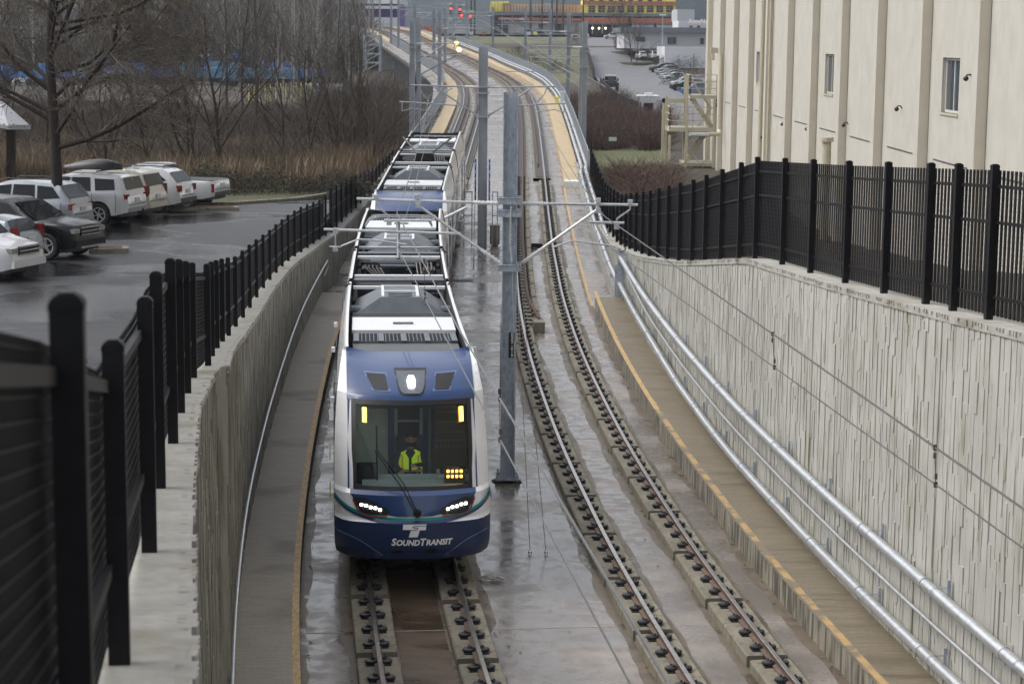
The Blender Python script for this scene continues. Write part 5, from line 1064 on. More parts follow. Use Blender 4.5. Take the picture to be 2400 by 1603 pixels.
# grey wagon tail right
wg=[(0,.45),(.03,.66),(.15,.80),(1.2,.93),(1.4,.97),(2.1,1.38),(2.6,1.47),(3.6,1.45),(4.2,1.36),(4.55,.98),(4.62,.82),(4.66,.38)]
v=vehicle('parked_car',wg,.95,1.86,(.92,3.65),.34,((1.4,2.1),(4.22,4.5)),[[(1.8,.98),(2.3,1.36),(2.75,1.40),(2.75,.98)],[(2.82,.98),(2.82,1.40),(3.5,1.38),(3.55,.98)],[(3.62,1.0),(3.58,1.36),(4.0,1.30),(4.2,1.04)]],'paint_grey','blue-grey wagon with tall red tail lamps behind the white van','car',lamps=(1.22,.78,.07),two='trim_grey',group=G1)
place(v,-13.75-4.66*.97,56.2+4.66*.235-.3,2.56,A1)
# white van nose right
vn=[(0,.40),(.03,.72),(.1,.90),(.95,1.10),(1.15,1.16),(1.85,1.78),(2.2,1.88),(4.5,1.90),(4.75,1.84),(4.85,1.1),(4.87,.4)]
v=vehicle('parked_car',vn,1.12,1.95,(.92,3.75),.35,((1.15,1.85),(4.76,4.84)),[[(1.5,1.18),(2.0,1.70),(2.5,1.74),(2.5,1.18)],[(2.6,1.18),(2.6,1.74),(3.6,1.74),(3.6,1.18)]],'paint_white','white van at the left edge with a square grey grille','van',inset=.15,group=G1)
place(v,-13.1,52.9,2.56,180+A1-4)
# puddle glints are left to the wet asphalt
# ================================================================ TREES
def branch(b,tw,p,d,L,r,lev,rn,cfg):
    n=4 if lev<2 else 3; P=[p]; rs=[r]; dd=d.copy(); kids=[]
    for i in range(n):
        if lev==0 and i<2: wb=.02
        else: wb=cfg['wob']
        dd=(dd+Vector((rn.gauss(0,wb),rn.gauss(0,wb),rn.gauss(0,wb)+cfg['up'](lev)))).normalized(); p=p+dd*L/n; P.append(p); rs.append(max(cfg['rmin'],r*(1-(i+1)/n*.62))); kids.append((p.copy(),dd.copy(),i))
    (b if lev<2 else tw).tube(P,rs,7 if lev==0 else (5 if lev==1 else 3),False)
    if lev<cfg['lev']:
        m=cfg['n'][lev]
        for k in range(m):
            f=cfg['lo'][lev]+(1-cfg['lo'][lev])*(k+rn.random())/m; j=min(n-1,int(f*n)); a,c=P[j],P[j+1]; q=a+(c-a)*(f*n-j)
            dr=(P[j+1]-P[j]).normalized(); o=dr.orthogonal().normalized(); o.rotate(Matrix.Rotation(rn.uniform(0,6.28),3,dr)); an=R(rn.uniform(*cfg['ang'][lev]))
            nd=(dr*math.cos(an)+o*math.sin(an)).normalized(); s_=cfg['len'][lev]*(1.15-.6*f if lev==0 else 1.1-.5*f)*rn.uniform(.7,1.2)
            branch(b,tw,q,nd,L*s_,max(cfg['rmin'],rs[j]*cfg['rk'][lev]),lev+1,rn,cfg)
def tree(name,h,r,cfg,seed,label,bm='bark',tm='twig_mid',lean=(0,0)):
    rn=random.Random(seed); b=MB(); tw=MB(); branch(b,tw,Vector((0,0,0)),Vector((lean[0],lean[1],1)).normalized(),h,r,0,rn,cfg)
    root=thing(name,(0,0,0),label,'tree'); b.build('trunk',M[bm],root,True,ang=80); tw.build('crown',M[tm],root); return root
# big near tree
cfgN=dict(lev=4,n=[30,11,10,6],lo=[.24,.15,.1,.1],ang=[(42,82),(25,65),(25,60),(20,60)],len=[.62,.50,.48,.50],rk=[.45,.5,.55,.6],up=lambda l:(.0,.06,.04,-.02,-.05)[l],wob=.13,rmin=.0085)
tn=tree('deciduous_tree',12,.21,cfgN,11,'large bare tree with thick dark trunk standing among the parked cars','bark_near','twig_near')
tn.location=(-15.3,66.0,2.5)
b=MB(); rn=random.Random(2)
for i in range(1500):
    a=rn.uniform(0,6.28); rr=rn.random()**.6*4.6; p=Vector((rr*math.cos(a),rr*math.sin(a),rn.uniform(3.2,10))); s_=rn.uniform(.02,.05); b.add([p+Vector((rn.uniform(-s_,s_),rn.uniform(-s_,s_),rn.uniform(-s_,s_))) for k in range(3)],[(0,1,2)])
o=b.build('dry_leaves',M['dry_leaf'],tn)
# background kinds
cfgB=dict(lev=3,n=[26,6,4],lo=[.18,.2,.1],ang=[(25,60),(20,55),(20,50)],len=[.34,.45,.5],rk=[.35,.5,.6],up=lambda l:(.02,.16,.10,.02)[l],wob=.07,rmin=.011)
cfgM=dict(lev=3,n=[13,7,6],lo=[.12,.15,.1],ang=[(20,55),(20,55),(20,50)],len=[.62,.5,.5],rk=[.5,.5,.6],up=lambda l:(.03,.10,.06,.02)[l],wob=.11,rmin=.010)
cfgW=dict(lev=2,n=[7,9],lo=[.05,.1],ang=[(10,40),(15,45)],len=[.9,.45],rk=[.6,.6],up=lambda l:(.02,.05,.04)[l],wob=.10,rmin=.009)
kB=[tree('bare_tree',18,.17,cfgB,s,'x','bark_pale' if s%2 else 'bark','twig_grey') for s in(21,22,23,24)]
kM=[tree('bare_tree',8.5,.10,cfgM,s,'x','bark','twig_mid',lean=(rnd.uniform(-.15,.15),0)) for s in(31,32,33)]
def ev(name,h,rad,seed,mt,label):
    rn=random.Random(seed); root=thing(name,(0,0,0),label,'tree'); b=MB(); b.tube([(0,0,0),(0,0,h)],[.15,.03],6); b.build('trunk',M['bark'],root); b=MB()
    for i in range(1500):
        f=rn.random()**.8; z=h*(.06+.94*f); rr=rad*(1-f)**.8*rn.uniform(.4,1.05)+.05; a=rn.uniform(0,6.28); p=Vector((rr*math.cos(a),rr*math.sin(a),z)); s_=rad*.13+.05
        b.add([p+Vector((rn.uniform(-s_,s_),rn.uniform(-s_,s_),rn.uniform(-s_,s_*.6))) for k in range(4)],[(0,1,2),(0,2,3)])
    b.build('crown',M[mt],root); return root
kE=[ev('evergreen_tree',12,2.6,41,'evergreen','x'),ev('evergreen_tree',6,.95,42,'evergreen','x')]
used={}
def plant(k,x,y,s,label,group=None,rot=None,zz=None,sz=None):
    src=k; 
    if src.name not in used: used[src.name]=1; n=src; n['label']=label; 
    else: n=dup(src,label=label)
    if group: n['group']=group
    elif 'group' in n: del n['group']
    n.location=(x,y,(gz(x,y) if zz is None else zz)-.1); n.rotation_euler=(0,0,rnd.uniform(0,6.28) if rot is None else rot); n.scale=(s,s,s*(sz or 1)); return n
GZ=lambda px,Y:at(px,0,Y).x
rb_=random.Random(9)
# hillside wood behind the trucks (left)
zones=['behind the big near tree','above the blue trucks','behind the pale trunks','near the viaduct end']
for i in range(104):
    px=-60+(i%26)*36+rb_.uniform(-16,16); Y=(395,425,460,500)[i//26]+rb_.uniform(-12,12)
    if px>845: continue
    z=zones[min(3,int(max(0,px)//215))]; k=rb_.choice(kB)
    plant(k,GZ(px,Y),Y,rb_.uniform(.85,1.3),'tall bare grey tree in the hillside wood, '+z,'bare trees '+z)
for i in range(34):
    px=600+(i%17)*16+rb_.uniform(-8,8); Y=(300,340)[i//17]+rb_.uniform(-15,15); plant(rb_.choice(kB),GZ(px,Y),Y,rb_.uniform(.7,1.0),'bare grey-brown tree in the dense stand left of the viaduct','bare trees left of the viaduct')
for px,Y,s,lb in ((415,330,1.0,'dark ivy-green tree among the bare trunks left of centre'),(395,350,1.1,'second dark green tree beside the ivy-green one'),(450,345,.8,'smaller dark green tree right of the ivy-green pair'),(795,300,.55,'dark round evergreen near the yellow posts'),(330,370,1.2,'dark evergreen behind the near tree crown')):
    plant(kE[0],GZ(px,Y),Y,s,lb)
# middle trees, one by one
for px,Y,s,k,lb in ((528,205,.85,1,'pale-trunked bare tree rising to the top edge, left of three'),(566,200,.9,3,'pale-trunked bare tree rising to the top edge, middle of three'),(600,210,.9,1,'pale-trunked bare tree rising to the top edge, right of three'),(735,240,.85,2,'dark straight bare tree near the viaduct'),(430,190,.7,3,'pale bare tree in front of the ivy-green trees')):
    plant(kB[k],GZ(px,Y),Y,s,lb)
for i,(px,Y,s,lb) in enumerate(((518,98,1.05,'bare tree with a bent dark trunk right of the two blue trucks'),(455,94,.85,'slim bare tree standing in the reeds, below the blue trucks'),(437,92,.8,'forked slim bare tree above the white crossover'),(252,92,.7,'slim bare tree in the reeds above the roof box'),(352,93,.65,'small bare tree above the cream minivan'),(660,104,.8,'spreading bare willow above the black fence, left one'),(735,108,.85,'spreading bare willow above the black fence, middle one'),(800,112,.8,'spreading bare willow above the black fence, right one'),(860,125,.75,'bare willow nearest the tall left masts'),(90,110,.8,'bare tree behind the near trunk'),(180,125,.8,'bare tree behind the near crown'),(20,100,.85,'bare tree above the brown shelter'))):
    plant(kM[i%3],GZ(px,Y),Y,s,lb)
# undergrowth: arching stems
def stuffcopies(name,mt,base,pos,label):
    V=np.array(base.v); F=base.f; av=[]; af=[]; n=0
    for (x,y,z,s,a,hs) in pos:
        c,sn=math.cos(a),math.sin(a); W_=np.empty_like(V); W_[:,0]=(V[:,0]*c-V[:,1]*sn)*s+x; W_[:,1]=(V[:,0]*sn+V[:,1]*c)*s+y; W_[:,2]=V[:,2]*s*hs+z
        av.append(W_); af+=[tuple(i+n for i in f) for f in F]; n+=len(V)
    me=bpy.data.meshes.new(name); me.from_pydata(np.concatenate(av).tolist(),[],af); me.update(); me.materials.append(M[mt]); o=bpy.data.objects.new(name,me); COL.objects.link(o); tag(o,label,'undergrowth',None,'stuff'); return o
def clump(seed,n,h,rad,r,tw):
    b=MB(); rn=random.Random(seed)
    for i in range(n):
        a=rn.uniform(0,6.28); p=Vector((math.cos(a),math.sin(a),0))*rn.random()*rad*.5; d=Vector((math.cos(a)*rn.uniform(.1,.7),math.sin(a)*rn.uniform(.1,.7),1)).normalized(); L=h*rn.uniform(.5,1.1); P=[p]
        for k in range(3): d=(d+Vector((rn.gauss(0,.18),rn.gauss(0,.18),-.12))).normalized(); P.append(P[-1]+d*L/3)
        b.tube(P,[r,r*.8,r*.6,r*.4],3,False)
        for k in range(tw):
            j=rn.choice((1,2,3)); e=(d+Vector((rn.gauss(0,.6),rn.gauss(0,.6),rn.gauss(0.2,.3)))).normalized(); b.tube([P[j],P[j]+e*L*.25,P[j]+e*L*.4+Vector((0,0,-.05))],[r*.5,r*.4,r*.3],3,False)
    return b
cl=clump(5,34,2.6,1.6,.020,4)
pos=[]; rn=random.Random(8)
for i in range(560):
    px=rn.uniform(-60,930); Y=rn.uniform(112,250); x=GZ(px,Y)
    low=px<740 and Y>185
    if x>xr(Y)-8.6: continue
    pos.append((x,Y,gz(x,Y)-.1,rn.uniform(.9,1.5),rn.uniform(0,6),rn.uniform(.7,1.1)*(1 if px>740 else (.8 if Y<135 else .62))*(.36 if low else 1)))
stuffcopies('undergrowth','brush',cl,pos,'dense brown leafless brush between the reeds and the trucks')
pos=[(x,y,gz(x,y)-.1,rn.uniform(.5,.9),rn.uniform(0,6),.8) for x,y in ((GZ(rn.uniform(700,930),1)*Y_,Y_) for Y_ in [rn.uniform(88,112) for i in range(60)]) if x<lwx(y)-1.2]
stuffcopies('undergrowth','brush_red',cl,pos,'low reddish brush behind the far black fence on the left')
pos=[]
for i in range(300):
    px=rn.uniform(-60,860); Y=rn.uniform(385,520); x=GZ(px,Y); pos.append((x,Y,gz(x,Y)-.3,rn.uniform(1.8,3.2),rn.uniform(0,6),rn.uniform(.7,1.1)))
stuffcopies('undergrowth','bramble',clump(15,26,2.6,2.4,.05,3),pos,'dark undergrowth of the hillside wood behind the trucks')
pos=[]
for i in range(85):
    px=rn.uniform(60,720); Y=rn.uniform(90,112); x=GZ(px,Y); pos.append((x,Y,gz(x,Y)-.1,rn.uniform(.8,1.25),rn.uniform(0,6),rn.uniform(.8,1.1)))
stuffcopies('undergrowth','twig_mid',clump(16,20,2.6,1.2,.014,6),pos,'grey leafless twigs standing among the dry reeds')
pos=[]
for i in range(330):
    Y=rn.choice((rn.uniform(84,106),rn.uniform(128,175),rn.uniform(128,250))); px=rn.uniform(1372,1570) if Y<190 else rn.uniform(1340,1480); x=GZ(px,Y)
    if x<xr(Y)+4.4 or 106<Y<127.5 or (Y<125 and x>10.8): continue
    pos.append((x,Y,gz(x,Y)-.15,rn.uniform(.5,.95),rn.uniform(0,6),.8 if Y>110 else .42))
stuffcopies('undergrowth','brush_red',cl,pos,'reddish-brown brush between the bridge and the road on the right')
# reeds
bl=MB(); rn=random.Random(3)
for i in range(90):
    a=rn.uniform(0,6.28); p=Vector((rn.uniform(-.8,.8),rn.uniform(-.8,.8),0)); h=rn.uniform(1.0,1.9); d=Vector((rn.gauss(0,.16),rn.gauss(0,.16),1)); w=Vector((math.cos(a),math.sin(a),0))*.016
    bl.add([p-w,p+w,p+d*h*.7+w*1.3,p+d*h*.7-w*1.3,p+d*h+Vector((rn.uniform(-.25,.25),rn.uniform(-.25,.25),-.05))],[(0,1,2,3),(3,2,4)])
pos=[]
for i in range(1150):
    px=rn.uniform(-60,900); Y=rn.uniform(86,122); x=GZ(px,Y)
    if x<lwx(min(Y,110))-1.5: pos.append((x,Y,gz(x,Y)-.1,rn.uniform(.8,1.2),rn.uniform(0,6),rn.uniform(.8,1.15)))
stuffcopies('reeds','reed',bl,pos,'dry tan reeds behind the car park')
# bramble hedge beside the pickup
bm=MB(); rn=random.Random(6)
for i in range(15000):
    f=rn.random(); x=-13.5+9*f; a=rn.uniform(0,3.14); rr=rn.random()**.4; p=Vector((x,83.5+rn.uniform(-2.2,1.2)*rr+f*2.0,2.4+abs(math.sin(a))*1.25*rr*(1.1-.45*f)*(1+.2*math.sin(x*2.3)))); s_=.055
    bm.add([p+Vector((rn.uniform(-s_,s_),rn.uniform(-s_,s_),rn.uniform(-s_,s_))) for k in range(3)],[(0,1,2)])
tag(bm.build('bramble_hedge',M['bramble']),'low dark bramble hedge behind the white pickup','hedge')
# ================================================================ LEFT BACKGROUND
def truck(kind,label,mt,x,Y,deg,s=1.0):
    z=gz(x,Y); root=thing('blue_truck',(x,Y,z),label,'truck',None,R(deg)); root.scale=(s,s,s)
    if kind=='box':
        b=MB(); b.prism([(-1.2,1.2),(-1.2,3.5),(-1.0,3.85),(1.0,3.85),(1.2,3.5),(1.2,1.2)],'y',-1.0,5.0); b.build('cargo_body',M[mt],root)
        b=MB(); b.bx(-1.15,1.15,-1.02,-1.0,1.5,3.0); b.build('rear_panel',M['blue_dark'],root)
        b=MB(); [b.bx(-1.0+i*.5,-.8+i*.5,-1.05,-1.02,1.0,1.25) for i in range(5)]; b.build('warning_stripes',M['yellow_wrap'],root)
    elif kind=='flat':
        b=MB(); b.bx(-1.2,1.2,-2.5,4.2,1.1,1.9); b.build('cargo_body',M[mt],root)
    else:
        b=MB(); b.prism([(-1.25,1.0),(-1.35,2.2),(1.35,2.2),(1.25,1.0)],'y',-2.5,4.5); b.build('cargo_body',M[mt],root)
    b=MB(); b.prism([(5.1,.7),(5.1,2.9),(6.3,2.9),(7.0,1.8),(7.1,.7)],'x',-1.15,1.15); b.build('cab',M[mt],root)
    b=MB(); b.bx(-1.0,1.0,6.4,6.6,2.0,2.7); b.build('window',M['car_glass'],root)
    for x_ in(-1,1):
        for y_ in(0,1.2,6): b=MB(); b.lathe((x_,y_,.5),[(0,-.15),(.5,-.15),(.5,.15),(0,.15)],12,'x'); b.build('wheel',M['tyre'],root)
for kind,mt,px,Y,deg,s,lb in (('box','paint_blue',397,352,4,1,'blue refuse truck with yellow stripes, left of the two tall ones'),('box','paint_blue',448,352,-8,1,'blue refuse truck, right of the two tall ones'),('flat','paint_blue',330,372,70,1.1,'long blue truck behind the tall refuse trucks on the left'),('skip','paint_blue',400,322,80,1,'blue dump truck in front of the two tall trucks'),('skip','paint_blue',350,330,20,1,'blue truck with pale stripe left of the front row'),('flat','paint_blue',280,350,60,1,'blue truck half hidden by the near tree crown'),('skip','paint_lightblue',545,318,85,1,'light blue container truck right of the twin trucks'),('flat','paint_lightblue',600,330,75,1,'light blue truck in the middle of the right-hand row'),('skip','paint_lightblue',655,310,85,1,'light blue truck near the yellow posts'),('box','paint_blue',548,375,10,.8,'small tall blue truck behind the bent tree'),('flat','paint_blue',700,350,60,1,'blue truck at the right end of the row'),('skip','paint_blue',715,325,40,1,'rounded blue truck beside the yellow posts'),('flat','paint_blue',180,340,60,1,'blue truck behind the near tree, farther left'),('flat','paint_blue',90,340,70,1,'blue truck at the far left behind twigs')):
    truck(kind,lb,mt,GZ(px,Y),Y,deg,s*1.25)
for px,Y,d,p_,lb in ((22,352,10,'paint_white','white car beyond the shelter, left of the near trunk'),(52,356,0,'paint_silver','silver car beside the white one, far left behind twigs'),(222,350,0,'paint_white','white car seen through the near tree crown'),(250,358,10,'paint_black','dark car next to the white one behind the near crown'),(520,345,90,'paint_white','white car between the twin trucks and the pale trunks'),(640,352,80,'paint_white','white van top seen behind the light blue trucks')):
    x_=GZ(px,Y); dup(suv_off,(x_,Y,gz(x_,Y)+.1),R(d),lb,'cars parked among the blue trucks',1.15,{k:p_ for k in ('paint_white','paint_silver','paint_black')})
yf_=thing('yellow_post_row',(GZ(750,290),290,gz(-30,290)),'row of yellow bollards and white crates by the blue trucks','fence')
for i in range(16):
    b=MB(); x=-i*.55; b.bx(x-.06,x+.06,-i*1.5-.06,-i*1.5+.06,0,2.4); b.build('yellow_post',M['yellow_wrap'],yf_)
b=MB(); [b.bx(-2+i*1.1,-1.1+i*1.1,-2,-1,0,2.2) for i in range(5)]; b.build('white_tank',M['white_wall'],yf_)
# shelter at the left edge
sh=thing('shelter',(-24,88,2.5),'grey metal-roofed shelter with dark post and brown beam at the left edge','shelter'); c0=Vector((-24,88,2.5))
b=MB(); P=[at(-120,150,90)-c0,at(0,232,88)-c0,at(72,296,88)-c0,at(20,296,83)-c0,at(-140,262,83)-c0]; b.add(P+[p-Vector((0,0,.15)) for p in P],[(0,1,2,3,4),(9,8,7,6,5),(2,7,8,3),(3,8,9,4),(1,6,7,2)]); 
for k in range(14):
    f=k/13; b.bar(P[4]+(P[3]-P[4])*f+Vector((0,0,.03)),P[0]+(P[2]-P[0])*f+Vector((0,0,.03)),.06,.05)
b.build('roof',M['shingle'],sh)
b=MB(); b.bar(at(26,430,86)-c0,at(26,300,86)-c0,.34,.34); b.build('post',M['bark_near'],sh)
b=MB(); b.bar(at(-60,425,84)-c0,at(55,437,84)-c0,.2,.35); b.build('beam',M['wood_beam'],sh)
# buildings top left
def blk(name,label,cat,parts):
    o0=Vector(parts[0][2]); root=thing(name,o0,label,cat)
    for nm,mt,p0,p1 in parts:
        b=MB(); b.bx(p0[0]-o0.x,p1[0]-o0.x,p0[1]-o0.y,p1[1]-o0.y,p0[2]-o0.z,p1[2]-o0.z); b.build(nm,M[mt],root)
    return root
def pxb(x0,x1,y0,y1,Y,D): a=at(x0,y1,Y); c=at(x1,y0,Y); return (a.x,Y,a.z),(c.x,Y+D,c.z)
def pb(nm,mt,x0,x1,y0,y1,Y,D): p,q_=pxb(x0,x1,y0,y1,Y,D); return (nm,mt,p,q_)
blk('store_building','purple building with a white roof band behind the masts, top left','building',[pb('wall','purple',745,935,8,90,520,30),pb('roof_band','white_wall',735,940,-3,8,518,32),pb('roof_band','white_wall',855,935,15,21,516,3),pb('base_wall','white_wall',876,935,42,80,514,4)])
blk('white_shed','small white-walled building seen through the trees, top left','building',[pb('wall','white_wall',312,346,14,28,520,10),pb('roof','slate_roof',310,350,10,14,519,12)])
blk('orange_building','orange-brown building behind the white shed at the top edge','building',[pb('wall','ply',310,350,-30,8,560,20),pb('column','white_wall',342,358,-10,14,556,3)])
sc_=thing('scaffold_tower',at(890,170,205),'grey scaffold stair tower under the left side of the viaduct','scaffold'); c0=sc_.location.copy()
b=MB(); xs=[at(853,170,205).x,at(890,170,205).x]; z0=at(870,168,205).z; z1=at(870,84,205).z
for x in xs:
    for y in(0,2.5): b.bx(x-.09-c0.x,x+.09-c0.x,y-.09,y+.09,z0-c0.z,z1-c0.z)
for k in range(4):
    z=z0+(z1-z0)*(k+1)/4-c0.z
    for y in(0,2.5): b.bx(xs[0]-c0.x,xs[1]-c0.x,y-.05,y+.05,z-.06,z+.06)
    b.bar((xs[0]-c0.x,0,z-(z1-z0)/4),(xs[1]-c0.x,0,z),.08,.12); b.bx(xs[0]-c0.x,xs[1]-c0.x,0,2.5,z-.12,z-.08)
b.build('frame',M['galv_far'],sc_)
# ================================================================ RIGHT BACKGROUND
def Ug(px,py,off=.0):
    d=ray(px,py); t=60
    while t<900:
        if CH+t*d[2]<tab(GR,t*d[1])+off: return Vector((t*d[0],t*d[1],CH+t*d[2]))
        t+=.5
    return Vector((t*d[0],t*d[1],CH+t*d[2]))
rows=[]
for (a,c) in (((1520,305),(1760,300)),((1470,268),(1745,270)),((1432,232),(1720,240)),((1412,205),(1690,215)),((1394,180),(1660,185)),((1385,160),(1560,160)),((1379,140),(1480,140)),((1376,120),(1462,120)),((1373,104),(1445,104)),((1371,94),(1436,94)),((1369,90),(1432,90))):
    p,q_=Ug(*a),Ug(*c); rows.append([p.lerp(q_,k/6)+Vector((0,0,.10)) for k in range(7)])
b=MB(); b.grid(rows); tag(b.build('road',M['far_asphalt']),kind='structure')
b=MB(); b.grid([[Ug(x,y)+Vector((0,0,.05)) for x in (1100,1180,1260,1340,1369)] for y in(196,170,140,118,100,88)]); tag(b.build('grass_bank',M['grass']),kind='structure')
b=MB(); b.grid([[Ug(x,y)+Vector((0,0,.06)) for x in (1376,1440,1500,1560)] for y in(402,380,360,352)]); tag(b.build('grass_strip',M['grass']),kind='structure')
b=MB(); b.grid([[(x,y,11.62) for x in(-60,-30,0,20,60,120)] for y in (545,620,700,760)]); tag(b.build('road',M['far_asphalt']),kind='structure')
for x,y,w,lb in ((1490,149,3,0),(1480,124,4,0)):
    c=Ug(x,y); b=MB(); b.prism([(c.x+w*math.cos(i*.63)*1.2,c.y+3*w*math.sin(i*.63)) for i in range(10)],'z',c.z-.4,c.z+.22); tag(b.build('grass_island',M['verge']),kind='structure')
# construction building
Yc=640; cb=[pb('upper_floor','yellow_wrap',1367,1585,-30,33,Yc,25)]
cbr=blk('construction_building','half-built block with yellow sheathing and open window holes, top of the picture','building',cb); o0=cbr.location.copy()
def cpart(nm,mt,*bs,par=None):
    b=MB()
    for x0,x1,y0,y1,Y,D in bs: p,q_=pxb(x0,x1,y0,y1,Y,D); b.bx(p[0]-o0.x,q_[0]-o0.x,p[1]-o0.y,q_[1]-o0.y,p[2]-o0.z,q_[2]-o0.z)
    return b.build(nm,M[mt],par or cbr)
for i in range(9):
    x=1379+i*22.8; w=cpart('window','dark_void',(x,x+16,15,30,Yc-.15,.1)); cpart('muntin','ply',(x,x+16,18.5,19.3,Yc-.3,.1),(x,x+16,23,23.8,Yc-.3,.1),(x+7.5,x+8.5,15,30,Yc-.35,.1),par=w)
    if x<1560: cpart('window','dark_void',(x+2,x+13,-8,4,Yc-.15,.1))
cpart('floor_band','orange_net',(1367,1587,5,11,Yc-1.2,.8)); 
for i in range(36): cpart('guard_post','ply',(1368+i*6.1,1369+i*6.1,2,12,Yc-1.4,.15)) if i%2 else None
cpart('floor_slab','slate_roof',(1145,1585,33,36,Yc-2,28)); cpart('floor_slab','slate_roof',(1180,1585,53.5,56,Yc-2,28))
cpart('safety_net','orange_net',(1365,1583,44,54,Yc-2.2,.2)); cpart('safety_net','orange_net',(1168,1262,42,48,Yc-2.2,.2)); cpart('safety_net','orange_net',(1262,1365,44,49,Yc-2.2,.2))
cpart('core','dark_void',(1150,1583,36,84,Yc+8,12))
for i in range(19): cpart('column','bridge_conc',(1152+i*23.5,1155+i*23.5,35,80,Yc-1,1))
cpart('lower_wall','bridge_conc',(1191,1230,50,78,Yc-1.5,1),(1232,1262,50,70,Yc-1.5,1),(1322,1378,56,82,Yc-1.5,1),(1270,1300,53,76,Yc-1.2,1))
cpart('lower_wall','white_wall',(1480,1590,57,67,Yc-1.5,1))
cpart('left_floor','ply',(1148,1365,12,31,Yc+2,20)); cpart('sheathing','yellow_wrap',(1150,1178,8,28,Yc+1.5,.4),(1150,1192,4,8,Yc+1.5,.4))
cpart('stud_wall','stucco_tan',(1235,1262,13,30,Yc+1,.5),(1272,1305,10,29,Yc+1,.5),(1200,1232,17,29,Yc+1,.5))
cpart('stud','wood_beam',*[(1152+i*7.3,1153.2+i*7.3,10,31,Yc+.6,.3) for i in range(28)])
for x in(1389,1404,1419): p=at(x,67,Yc-2.5)-o0; b=MB(); b.lathe(p,[(0,.35),(.3,.2),(.3,-.2),(0,-.35)],8); b.build('work_lamp','' and None or M['warm_bulb'],cbr)
for i,(x,y0) in enumerate(((1270,-5),(1293,-5),(1304,-5),(1319,-5),(1366,10),(1243,-5),(1112,-5),(1104,-5))):
    p=at(x,84,Yc-30-i*3); q_=at(x,y0,Yc-30-i*3); b=MB(); b.tube([(0,0,0),(0,0,q_.z-p.z+3)],[.32,.22],7); b.bx(-1.2,1.2,-.1,.1,q_.z-p.z+1.0,q_.z-p.z+1.25)
    o=b.build('utility_pole',M['wood_pole']); o.location=p; tag(o,'dark utility pole in front of the construction site, '+('first','second','third','fourth','fifth','sixth','seventh','eighth')[i]+' of the row','pole')
# white building
blk('white_building','long white building with slate roof edge right of the road','building',[pb('wall','white_wall',1462,1660,76,114,432,30),pb('roof_edge','slate_roof',1455,1665,66,76,430,34),pb('window','window_glass',1565,1574,88,104,431.7,.2),pb('window','window_glass',1576,1585,88,104,431.7,.2),pb('window','window_glass',1490,1512,87,98,431.7,.2),pb('window','window_glass',1641,1650,90,104,431.7,.2)])
blk('white_annex','blank white single-storey annex in front of the white building','building',[pb('wall','white_wall',1557,1665,111,160,402,22)])
r_=blk('dealer_building','low grey-white building carrying large white lettering on its roof','building',[pb('wall','white_wall',1590,1680,50,66,530,20),pb('upper_wall','shingle',1587,1628,23,50,560,20),pb('window','dark_void',1616,1623,61,66,529,.5),pb('window','dark_void',1634,1641,61,66,529,.5)])
c=at(1646,51,528)-r_.location; text('AutoNation',1.55,'roof_letters','sign_white',r_,lambda v:Vector((c.x+v.x,c.y-v.z,c.z+v.y)),.15,bold=.03,shear=.1)
p=at(1607,140,425); b=MB(); b.bx(-2.2,2.2,-2,2,2.2,2.5); b.prism([(-2.4,2.5),(0,3.4),(2.4,2.5)],'y',-2.2,2.2); [b.bx(x-.12,x+.12,-1.9,-1.7,0,2.3) for x in(-2,2)]
b.v=[(x-0,y,z) for x,y,z in b.v]; o=b.build('entrance_porch',M['slate_roof']); o.location=Ug(1538,122); tag(o,'small dark gabled porch by the white building','porch')
def lamp(px,y0,y1,Y,lb):
    p=at(px,y1,Y); h=at(px,y0,Y).z-p.z; root=thing('street_lamp',p,lb,'lamp'); b=MB(); b.tube([(0,0,0),(0,0,h)],[.12,.07],7); b.build('pole',M['galv_far'],root); b=MB(); b.bx(-.7,.7,-.25,.25,h,h+.25); b.build('lamp_head',M['roof_white'],root)
lamp(1552,37,110,415,'tall parking lot lamp in front of the white building')
# trees on the right
plant(kM[0],*Ug(1445,112).xy,1.55,'round bare tree at the top of the road','',zz=Ug(1445,112).z); plant(kM[1],*Ug(1480,150).xy,1.15,'bare tree on the grass island, left of two','',zz=Ug(1480,150).z); plant(kM[2],*Ug(1492,150).xy,1.0,'bare tree on the grass island, right of two','',zz=Ug(1492,150).z)
plant(kE[1],*Ug(1534,122).xy,1.1,'narrow dark cypress against the white wall','',zz=Ug(1534,122).z); plant(kE[1],*Ug(1508,124).xy,.95,'narrow dark cypress left of the porch','',zz=Ug(1508,124).z); plant(kE[1],*Ug(1474,120).xy,1.3,'wider dark cypress at the corner of the white building','',zz=Ug(1474,120).z)
def bush(px,py,w,h,mt,lb,seed):
    c=Ug(px,py); rn=random.Random(seed); b=MB()
    for i in range(3200):
        a=rn.uniform(0,6.28); e=rn.uniform(0,1.57); rr=rn.random()**.35; q_=Vector((w*rr*math.cos(a)*math.cos(e),w*rr*math.sin(a)*math.cos(e),h*rr*math.sin(e)*(1+.15*math.sin(a*5)))); s_=.10
        b.add([q_+Vector((rn.uniform(-s_,s_),rn.uniform(-s_,s_),rn.uniform(-s_,s_))) for k in range(3)],[(0,1,2)])
    o=b.build('shrub',M[mt]); o.location=c; tag(o,lb,'shrub')
bush(1560,160,2.6,2.4,'brush','brown clipped shrub left of the annex wall',1); bush(1545,150,1.8,1.6,'evergreen','small green shrub at the corner of the annex',2); bush(1590,185,4.2,4.0,'bramble','large grey-green shrub in front of the annex',3); bush(1625,185,4.5,4.2,'bramble','second large grey-green shrub next to the stair tower',4); bush(1588,205,3.4,2.4,'evergreen','green bush behind the blue pickup',5); bush(1350,112,3.0,5.0,'brush_red','dark red-brown bush left of the road',6); bush(1462,118,2.2,1.6,'evergreen','low green bush at the road corner',7)
